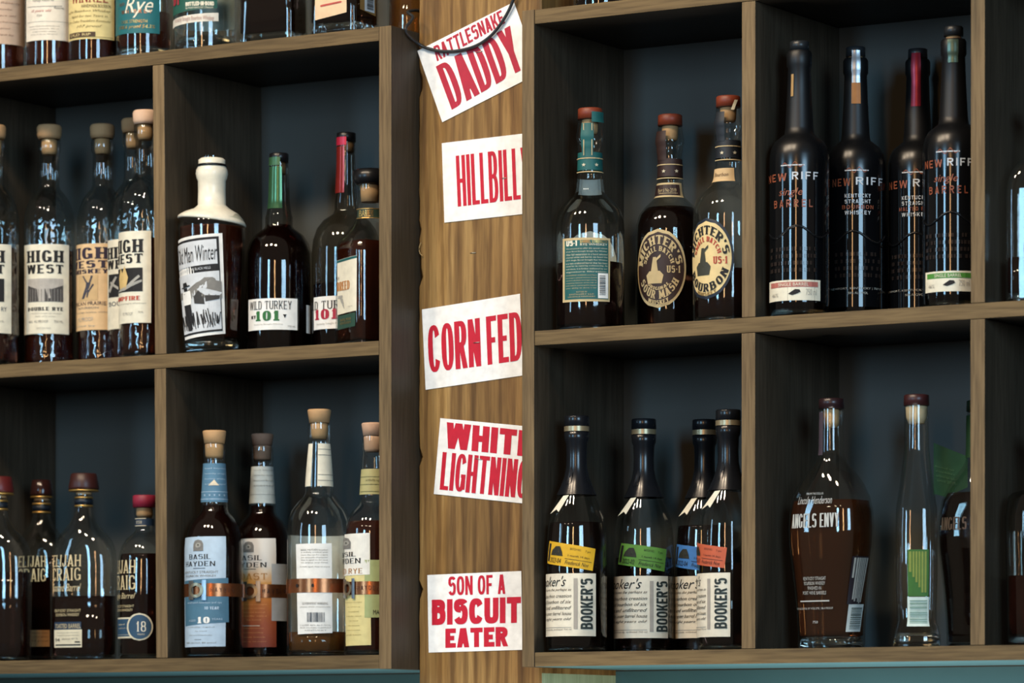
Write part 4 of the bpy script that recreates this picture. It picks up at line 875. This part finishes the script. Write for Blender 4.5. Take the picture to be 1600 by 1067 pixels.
b.para(['We are proud to offer this special release', 'of our Barrel Strength Straight Rye Whiskey.', 'After full maturation in a hand selected', 'charred white oak barrel, we found this', 'US*1 Single Barrel Straight Rye Whiskey', 'is a rare unaltered barrel that has been', 'cared for its maturing craftsmanship. As', 'well there, it is further mellowed by our', 'signature filtration.'], (886, 388, 948, 429), CREAM2, 0, .62, off=.0013, parent=l)
b.para(['GOVERNMENT WARNING: according to', 'the surgeon general women should', 'not drink alcoholic beverages during', 'pregnancy because of the risk of', 'birth defects. consumption impairs', 'your ability to drive a car'], (886, 430, 932, 454), KRAFT, 0, .55, off=.0013, parent=l); b.para(['BOTTLED BY', 'DISTILLERY LLC', 'LOUISVILLE KENTUCKY'], (889, 456, 930, 467), KRAFT, 0, .55, [.4, .9, 1], off=.0013, parent=l)
b.ink(RECT, (934, 428, 949, 467), WHITE, off=.0013, parent=l); b.ink(bars(9, 4, False), (936, 431, 945, 462), INK, off=.0016, parent=l)
b.patch('front_label', lambda a, c: [math.radians(180) + math.radians(50) * (a - .5) * 2 * math.sqrt(max(0, 1 - (2 * c - 1) ** 2)), b.H(480) + (b.H(354) - b.H(480)) * c], pm('d2d0c8', 0.65), nu=16, nv=20); b.done()

def oval(b, phc, ha, yc, ry, rim, face, ink, heads, red=None):
    """rimmed oval label with bent lettering, an alembic-like still and a mark"""
    def em(k): return lambda a, c: [phc + math.radians(ha * k) * (a - .5) * 2 * math.sqrt(max(0, 1 - (2 * c - 1) ** 2)), b.HL(yc) + (c - .5) * 2 * (b.HL(yc - ry * k) - b.HL(yc))]
    l = b.patch('label', em(1.0), rim, nu=20, nv=24); b.patch('label_face', em(.92), face, off=.0009, parent=l, nu=20, nv=24)
    for txt, r0, r1, a0, a1, m in heads: b.arc(txt, (phc, yc), r0, r1, a0, a1, m, 'slab', parent=l, off=.0014)
    def box(x0, y0, x1, y1): return lambda a, c: [phc + math.radians(ha) * (x0 + (x1 - x0) * a), b.HL(yc) + ((y0 + (y1 - y0) * c)) * (b.HL(yc - ry) - b.HL(yc))]
    return l, box
b = mich('dark collared bottle with oval brown sour mash label', 1047, .150, 326, 180, REDWOOD, BROWNL, L_BLACK)
b.patch('seal_strip', (1027, 200, 1041, 246), BROWNL, off=.0012, nu=5); l3 = b.patch('neck_label', (1025, 282, 1065, 305), KRAFT); b.ink(RECT, (1022, 285, 1061, 302), BROWNL, parent=l3); b.line('Barrel No 2019', (1030, 291, 1056, 297), KRAFT, off=.0013, parent=l3); b.ink(RECT, (1030, 298.5, 1058, 299.2), KRAFT, off=.0013, parent=l3)
hd = [("MICHTER'S", (30, 38), (41, 52), 172, 8, KRAFT), ('SMALL BATCH', (22, 27), (28, 35), 165, 15, KRAFT), ('SOUR MASH', (38, 48), (28, 35), 205, 335, KRAFT), ('ORIGINAL', (27, 34), (23, 29), 225, 315, KRAFT), ('WHISKEY', (44, 57), (39, 50), 245, 295, KRAFT)]
l, bx = oval(b, math.radians(-20), 47, 420, 62, KRAFT, BROWNL, KRAFT, hd)
STILL = [[(.1, .0), (.9, .0), (1, .3), (0, .3)], [(0, .3), (1, .3), (.8, .45), (.2, .45)], [(.3, .45), (.7, .45), (.6, .95), (.42, .95)], [(.6, .8), (.85, .95), (.85, 1.05), (.6, .9)]]
b.ink(STILL, bx(-.45, -.38, .2, .32), KRAFT, off=.0015, parent=l); b.word('US*1', bx(.32, -.12, .78, .06), KRAFT, 'slab', off=.0014, parent=l); b.done()
b = mich('collared bottle with oval cream bourbon label beside the divider', 1138, .060, 424, 151, REDWOOD, pm('1e2228', 0.5), L_DARK)
b.patch('seal_strip', (1119, 170, 1132, 216), pm('1e2228', 0.5), off=.0012, nu=5); b.patch('torn_strip', [(1146, 152), (1150, 152), (1145, 168), (1141, 168)], CREAM2, off=.0035, nu=3); l3 = b.patch('neck_label', (1115, 259, 1147, 280), pm('d2b283', 0.7)); b.line('Bourbon', (1118, 266, 1138, 272), pm('6a4a30', 0.7), .3, parent=l3)
NV = pm('1c2430', 0.5); RD = pm('a83828', 0.6); CRL = pm('dfc58c', 0.65)
hd = [("MICHTER'S", (30, 38), (41, 52), 172, 8, INK), ('SMALL BATCH', (22, 27), (28, 35), 165, 15, RD), ('BOURBON', (42, 52), (31, 39), 205, 338, INK), ('WHISKEY', (46, 58), (42, 53), 245, 295, pm('8a7040', 0.6))]
l, bx = oval(b, math.radians(-38), 47, 404, 64, NV, CRL, INK, hd); b.ink(STILL, bx(-.45, -.4, .2, .3), pm('3a3a30', 0.6), off=.0015, parent=l); b.word('US*1', bx(.3, -.14, .78, .04), RD, 'slab', off=.0014, parent=l); b.done()

# ---- right unit, upper row: tall black bottles
NRP = [(80, 17), (84, 19.3), (103, 19.3), (107, 17.2), (150, 18.8), (200, 21.5), (210, 23), (215, 29), (222, 38), (232, 43.5), (246, 46.3), (262, 46.8), (489, 46.8)]
NR = metric(1249, .042, SHELF_MID, NRP); CPR = pm('8f4c32', 0.45); WHT = pm('c9ced2', 0.5)
BLK = pm('0f1012', 0.25, 0.0, 0.4)
def coating():
    """sprayed black: matt on the shoulders, running out to a wet gloss low on the bottle"""
    m = bpy.data.materials.new('sprayed_black'); m.use_nodes = True; nt = m.node_tree; b = nt.nodes['Principled BSDF']; b.inputs['Base Color'].default_value = (*hx('0a0b0d'), 1)
    co = nt.nodes.new('ShaderNodeTexCoord'); sx = nt.nodes.new('ShaderNodeSeparateXYZ'); r = nt.nodes.new('ShaderNodeMapRange'); b.inputs['Specular IOR Level'].default_value = 0.42
    r.inputs['From Min'].default_value = 0.15; r.inputs['From Max'].default_value = 0.24; r.inputs['To Min'].default_value = 0.03; r.inputs['To Max'].default_value = 0.45
    nt.links.new(co.outputs['Object'], sx.inputs[0]); nt.links.new(sx.outputs['Z'], r.inputs['Value']); nt.links.new(r.outputs[0], b.inputs['Roughness'])
    return m
COAT = coating()
def riff(label, cx, Y, yt, tx, kind, ticket, seal):
    """black bottle: painted upper part, glossy lower part with raised lettering"""
    b = Bottle(label, cx, Y, SHELF_MID, NR, 'tall black bottles with copper and white lettering', gl=G_SMOKE, fill=0.172, liq=L_BLACK, metric_prof=True, base=0.010)
    top = b.prof[0][0]; Hs = [p for p in b.prof if p[0] > 0.02]
    h0 = 0.016
    b.lathe('black_coating', [(p[0] - .0002, p[1] + .0004) for p in Hs] + [(h0, b.R(h0)[0] + .0004)], COAT, raw=True)
    b.stopper('cap', [(yt, 15), (yt + 15, 15.3)], pm('202326', 0.35)); b.stopper('cork', [(yt + 15.3, 12), (yt + 34, 11.5)], CORK_D)
    d = yt - 65
    s_ = (YH - 270 - d) / (YH - 270)
    x0, x1 = tx
    n0, n1 = x0, x0 + (x1 - x0) * .36; r0, r1 = x0 + (x1 - x0) * .47, x1
    y = 269.5 + d * .93
    b.word('NEW', (n0, y + 1.5, n1, y + 13.5), CPR, 'sans'); b.word('RIFF', (r0, y, r1, y + 12), WHT, 'sans')
    xm = (x0 + x1) / 2
    wv = [(i / 24, .5 + .45 * math.sin(i / 24 * 4 * math.pi) * (1 - abs(i / 12 - 1) * .5)) for i in range(25)]
    b.ink([[(wv[i][0], wv[i][1]), (wv[i + 1][0], wv[i + 1][1]), (wv[i + 1][0], wv[i + 1][1] + .12), (wv[i][0], wv[i][1] + .12)] for i in range(24)], (xm - 17, y - 16, xm + 15, y - 5), CPR); b.ink(RECT, (xm - 19, y - 11.5, xm + 17, y - 9.8), WHT)
    if kind == 'single':
        b.line('single', (xm - 22, y + 25, xm + 14, y + 40), CPR, .3); b.word('BARREL', (xm - 29, y + 43, xm + 29, y + 55), CPR, 'wide')
    else:
        for i, (t, c) in enumerate((('KENTUCKY', WHT), ('STRAIGHT', WHT), (kind, CPR), ('WHISKEY', WHT))): b.word(t, (xm - 19 - (4 if i == 2 else 0), y + 26 + i * 8.8, xm + 20 + (4 if i == 2 else 0), y + 32 + i * 8.8), c, 'sans')
    # raised wave and raised lettering moulded in the glass
    em = BLK
    P = [b.pt(math.radians(-75 + 150 * i / 40), b.HL(y + 93 + 9 * math.sin(i / 40 * 3.2 * math.pi)), .0006) for i in range(41)]
    tube('moulded_wave', P, .0016, em, b.root, 8)
    for i in range(4):
        rn_ = random.Random(i + int(cx)); x = xm - 34
        while x < xm + 32:
            wd = rn_.uniform(2.2, 4.2); b.ink([[(0, .15), (1, .15), (1, 1), (0, 1)]], (x, y + 117 + i * 11, x + wd, y + 124 + i * 11), pm('2a2320', 0.12), off=.0011); x += wd + rn_.choice((1.6, 1.8, 5))
    if ticket:
        x0, y0, x1, y1 = ticket[0]; l = b.patch('ticket_label', ticket[0], CREAM); b.ink(RECT, (x0 + 3, y0 + 3, x1 - 4, y0 + 11), pm(ticket[1], 0.6), parent=l); b.line('SINGLE BARREL', (x0 + 14, y0 + 4.5, x1 - 18, y0 + 9.5), CREAM, off=.0012, parent=l)
        xm = (x0 + x1) / 2; b.ink([[(0, .3), (.3, .45), (.55, .95), (.9, .9), (1, .55), (.7, .3), (.35, .1)]], (xm - 10, y0 + 14, xm + 9, y1 - 7), INK, parent=l)
        b.line('46%', (x0 + 5, y0 + 20, x0 + 14, y0 + 26), LGREY, parent=l); b.line('750 ml', (x1 - 22, y0 + 14, x1 - 6, y0 + 24), LGREY, parent=l)
    else:
        b.line('NEWPORT, KENTUCKY | 750 ML', (x0 - 2, y + 172, x1, y + 176), LGREY); b.line('50% ALC/VOL', (xm - 14, y + 179, xm + 16, y + 182.5), LGREY)
    for nm, bx_, m in seal: b.patch(nm, bx_, m, off=.0013, nu=4, nv=8)
    b.done()
riff('black bottle with single barrel lettering and a rose ticket label', 1249, .042, 65, (1203, 1277), 'single', ((1203, 438, 1281, 470), 'b0685c'), [('torn_seal', (1237, 112, 1240.5, 147), pm('b08450', 0.35, 0.6))])
riff('black bottle with straight bourbon lettering and silver orange seal', 1337, .128, 74, (1302, 1377), 'BOURBON', None, [('foil_seal', (1331, 75, 1344, 126), pm('a4a8ac', 0.3, 0.7)), ('paper_seal', (1331, 126, 1344, 159), pm('9c642a', 0.5))])
riff('black bottle with malted rye lettering and red foil seal', 1434, .176, 77, (1391, 1467), 'MALTED RYE', None, [('foil_seal', (1425, 79, 1438, 163), pm('861a2c', 0.3, 0.5))])
riff('tallest looking black bottle with green ticket label by the divider', 1490, .066, 42, (1447, 1518), 'single', ((1447, 424, 1520, 456), '4a8a34'), [('torn_seal', (1481, 58, 1497, 94), pm('4a5a4c', 0.3, 0.5))])
b = Bottle('clear round shouldered bottle cut by the photo right edge, upper row', 1624, .050, SHELF_MID, [(190, 15), (236, 16), (244, 20), (252, 32), (264, 42), (280, 49), (298, 52.5), (464, 52)], None, fill=0.055, liq=L_DARK, base=0.012, rot=-14, n=4, asp=.6, seg=80)
b.stopper('cap', [(160, 18), (188, 18)], BLACKP); b.done()

# ---- right unit, lower row: black wax necks and handwritten labels
BK = metric(901, .040, SHELF_LOW, [(650, 14), (690, 14.2), (730, 14.8), (745, 17.8), (758, 22.5), (774, 29.8), (790, 36.5), (806, 42), (822, 45.5), (842, 47), (862, 47.6), (1008, 47.6)])
SCR = ['Booker knows the perhaps as', 'finest bourbon creation', 'bottled bourbon of six', 'uncut and unfiltered', 'from the center barrel house', 'six to eight years old']
def booker(label, batch, cx, Y, fill, top, tick, tcol, lab, vert, bar, scr):
    b = Bottle(label, cx, Y, SHELF_LOW, BK, 'black wax necked bottles with handwritten labels', fill=fill, liq=L_BLACK, metric_prof=True)
    d = top - 650; k = 1.0
    W = pm('16181c', 0.22)
    rows = [(650, 17.8), (652, 18.8), (665, 19), (666, 17.6), (675, 17.6), (676, 19), (687, 18.2), (692, 16), (712, 15.2), (730, 15.8), (745, 18.8), (760, 24.4), (774, 31)]
    s_ = b.k; P = [(BKH(y), hw * BKK + .0006) for y, hw in rows]
    b.lathe('wax_neck', P, W, cap=True, raw=True); b.lathe('gold_ring', [(BKH(666.6), 18.9 * BKK + .0006), (BKH(674.4), 19 * BKK + .0006)], pm('a89878', 0.35, 0.6), raw=True)
    b.ink([[(.2, 0), (.9, .1), (1, .7), (.6, 1), (.1, .7)]], lambda a, c: [math.radians(-48 + 30 * a), BKH(758) + (BKH(730) - BKH(758)) * c], W, off=.0022)
    rb = [(math.radians(-40), BKH(776)), (math.radians(-22), BKH(775)), (math.radians(-38), BKH(802)), (math.radians(-62), BKH(804))]
    rm = lambda a, c: [(rb[3][i] * (1 - a) + rb[2][i] * a) * (1 - c) + (rb[0][i] * (1 - a) + rb[1][i] * a) * c for i in (0, 1)]
    V = [b.pt(*rm(a, c), .0012 + .003 * (1 - c)) for a, c in ((0, 0), (.5, .2), (1, 0), (1, 1), (0, 1))]; mesh_obj('ribbon_end', V, [(0, 1, 4), (1, 3, 4), (1, 2, 3)], CREAM, b.root)
    l = b.patch('label', lab, pm('e2d8c2', 0.75), nu=16)
    t = b.patch('batch_ticket', tick, pm(tcol, 0.65), nu=12); q = b.quad(tick)
    b.ink(RECT, sub(q, .03, .12, .09, .9), INK, parent=t); b.ink([[(0, 0), (1, .05), (.9, .5), (.7, 1), (.35, .95), (.1, .5)]], sub(q, .12, .42, .4, .85), pm('2c2c22', 0.7), parent=t)
    b.line(batch, sub(q, .12, .1, .38, .32), INK, parent=t); b.line('Frederick Noe', sub(q, .46, .10, .9, .28), INK, .4, parent=t); b.ink(RECT, sub(q, .45, .34, .95, .36), INK, parent=t)
    b.line('BATCH NO.', sub(q, .52, .76, .72, .86), INK, parent=t); b.line('7 yrs', sub(q, .8, .72, .9, .84), INK, parent=t); b.line('1 month 14 days', sub(q, .5, .44, .9, .56), INK, parent=t)
    b.word("BOOKER'S", vert, pm('26302e', 0.7), 'book', parent=l, turn=1); b.ink(RECT, bar, pm('a39a8e', 0.7), parent=l)
    x0, y0, x1, y1 = scr; b.line("Booker's", (x0, y0, x1 - 8, y0 + 16), INK, .45, parent=l); b.para(SCR, (x0, y0 + 19, x1, y0 + 74), INK, .45, .62, parent=l); b.line('handcrafted exclusively, undiluted 750 ml', (x0, y0 + 82, x1, y0 + 85.5), GREY, parent=l); b.ink(RECT, (x0, y0 + 80, x1, y0 + 80.6), GREY, parent=l)
    b.done(); return b
_z = proj(Xat(901, .040), .040, 0)[2]; BKK = _z / F
def BKH(py): return CZ + (YH - py) * _z / F - SHELF_LOW
booker('wax necked bottle with yellow batch ticket', '2023-04', 901, .040, 817, 650, [(859, 844), (930, 857.5), (925.5, 892), (856, 879)], 'd8a820', (849.5, 896, 930.5, 994), (907, 904, 925.5, 983), (896.5, 904, 902.5, 983), (844, 900, 893, 990))
booker('wax necked bottle with green batch ticket', '2022-02', 1006, .128, 872, 655, [(971, 848), (1041, 858), (1037.5, 893), (966.5, 881)], '5a8a34', (957.5, 900, 1043, 997), (1025, 908, 1042, 987), (1015, 908, 1020.5, 987), (955, 904, 1011, 994))
booker('wax necked bottle with blue batch ticket, partly hidden', '2022-04', 1101, .178, 822, 655, [(1058, 849), (1127, 860), (1122, 896), (1056, 884)], '3f78b8', (1051.5, 900, 1136, 997), (1119, 908, 1135, 987), (1108, 908, 1114, 987), (1046, 904, 1104, 994))
booker('wax necked bottle with orange batch ticket beside the divider', '2022-01', 1138, .060, 881, 640, [(1083, 844), (1136, 856), (1132, 888), (1081, 878)], 'c05c3c', (1080, 895, 1141, 995), (1117, 903.5, 1136, 982), (1106, 904, 1110.5, 983), (1055, 899, 1104, 990))

# ---- right unit, lower row: flat waisted bottles
AEP = [(634, 19, 0), (700, 20, 0), (712, 21, 0), (722, 26, .2), (738, 38, .5), (756, 51, .8), (776, 60.5), (800, 65.5), (825, 67), (850, 66), (885, 61.5), (925, 57), (960, 54), (985, 52.5), (1006, 52.5)]
b = Bottle('flat waisted amber bottle lettered in white beside the middle divider', 1299, .072, SHELF_LOW, AEP, 'flat waisted bottles', fill=783, liq=liquid('tawny_whiskey', (0.21, 0.058, 0.015)), rot=-31, n=3.4, asp=.72, seg=80, base=0.015)
b.stopper('cap', [(623, 19.5), (639, 20)], pm('2a1a1c', 0.3)); b.stopper('cork', [(639.5, 12.5), (660, 12), (668, 9)], CORK)
AW = pm('b9bab4', 0.5)
b.word('ANGELS ENVY', (1239.5, 801, 1310, 823), AW, 'woodthin'); b.line('Lincoln Henderson', (1249, 774, 1300, 786), AW, .35); b.line('FROM THE CELLAR', (1262, 768, 1287, 771.5), AW)
b.para(['KENTUCKY STRAIGHT', 'BOURBON WHISKEY', 'FINISHED IN', 'PORT WINE BARRELS'], (1256, 900, 1291, 930), AW, 0, .72, [.98, .9, .6, 1]); b.ink(RECT, (1252, 937, 1296, 939), AW); b.line('43.3% ALCOHOL BY VOLUME | 86.6 PROOF', (1247, 948, 1301, 952), AW); b.line('750', (1271, 969, 1279, 973), AW)
l = b.patch('side_label', [(1329, 869), (1353, 868), (1347, 943), (1324, 944)], pm('241c22', 0.5), nu=5); q = b.quad([(1329, 869), (1353, 868), (1347, 943), (1324, 944)])
for i, (x, e) in enumerate(((.02, .55), (.16, .1), (.28, .06), (.4, .12), (.52, .05), (.64, .02), (.78, .04))): b.ink(RECT, sub(q, x + .06, e, x + .15, .97), LGREY, parent=l, off=.0008)
l2 = b.patch('bar_code_label', [(1324.5, 944), (1347, 943), (1344, 986), (1321, 987)], pm('c8cec8', 0.6), nu=5); q = b.quad([(1324.5, 944), (1347, 943), (1344, 986), (1321, 987)]); b.ink(bars(9, 11, False), sub(q, .15, .1, .9, .88), pm('5a645e', 0.7), parent=l2, off=.0008)
b.patch('tax_strip', (1281, 640, 1287, 708), pm('463c44', 0.4), off=.0012, nu=3); b.done()
AE2 = [(634, 18.5, 0), (698, 19.5, 0), (712, 21, .1), (740, 24, .4), (770, 28.5, .8), (795, 32), (830, 33), (900, 33), (950, 31.5), (972, 31.5), (983, 35), (996, 37.5), (1006, 38)]
b = Bottle('slim side view of a clear empty waisted bottle with green side label', 1432, .082, SHELF_LOW, AE2, 'flat waisted bottles', fill=None, rot=0, n=3.2, asp=1.3, seg=64, base=0.018)
b.stopper('cap', [(617, 19.5), (634, 20)], pm('3a1c1c', 0.35)); b.stopper('cork', [(634.5, 17), (652, 16), (662, 12)], pm('cdb48e', 0.8))
l = b.patch('side_label', (1418, 859, 1451, 932), pm('386a24', 0.55), off=.0006)
for i in range(6): b.ink(RECT, (1421 + i * 4.6, 862, 1424.4 + i * 4.6, 894 + min(i, 4) * 8 if i else 894), pm('84903c', 0.6), parent=l, off=.0010)
l2 = b.patch('bar_code_label', (1418, 933, 1451, 979), pm('d2e0d6', 0.6)); b.ink(bars(9, 12, False), (1422, 938, 1448, 974), pm('7d9a88', 0.7), parent=l2, off=.0010)
b.patch('front_print', lambda a, c: [math.radians(-100 + 14 * a), b.H(960) + (b.H(870) - b.H(960)) * c], pm('b8beb8', 0.6), nu=3); b.done()
b = Bottle('dark waisted bottle half hidden by the divider with a green hang tag', 1530, .140, SHELF_LOW, [(p[0] + 6,) + tuple([p[1] * .97] + list(p[2:])) for p in AEP], 'flat waisted bottles', fill=770, liq=L_BLACK, rot=-31, n=3.4, asp=.72, seg=64)
b.stopper('cap', [(626, 19.5), (643, 20)], pm('1c2a1c', 0.4)); b.patch('neck_seal', (1508, 645, 1530, 712), pm('1b3a1c', 0.6), off=.0012, nu=6); b.word('ANGELS ENVY', (1472, 806, 1545, 826), pm('5a4a3c', 0.6), 'woodthin')
# hang tag: a card strung round the neck, standing off to the left
def onq(px, py): z = b.zc - 0.01; return ((px - b.cx) * z / F, 0.002, CZ + (YH - py) * z / F - b.zs)
tg = [onq(1459, 690), onq(1512, 712), onq(1512, 760), onq(1478, 775), onq(1459, 770)]
V = [Vector(p) for p in tg] + [Vector(p) + Vector((0, .0008, 0)) for p in tg]; n = len(tg)
t = mesh_obj('hang_tag', V, [tuple(range(n)), tuple(reversed(range(n, 2 * n)))] + [(i, n + i, n + (i + 1) % n, (i + 1) % n) for i in range(n)], pm('164a2c', 0.6), b.root)
k_ = Ink()
for i, s_ in enumerate(('finished rye', 'whiskey finished in', 'caribbean rum casks', 'since 2010')):
    k_.add(fontquads(s_), lambda a, c, d=0, i=i: tuple(Vector(onq(1461 + 30 * a + i, 729 + i * 7 - 4 * c + 7 * a)) - Vector((0, .0008 + d, 0))))
k_.build('lettering', pm('4a7452', 0.6), t); b.done()
b = Bottle('dark flat shouldered bottle cut by the photo right edge, lower row', 1632, .055, SHELF_LOW, [(700, 17), (752, 18), (764, 24), (770, 50), (776, 56), (806, 61), (830, 61), (1006, 58)], None, fill=900, liq=L_RED, base=0.012, gl=G_SMOKE)
b.stopper('cap', [(670, 20), (698, 20)], BLACKP); b.done()
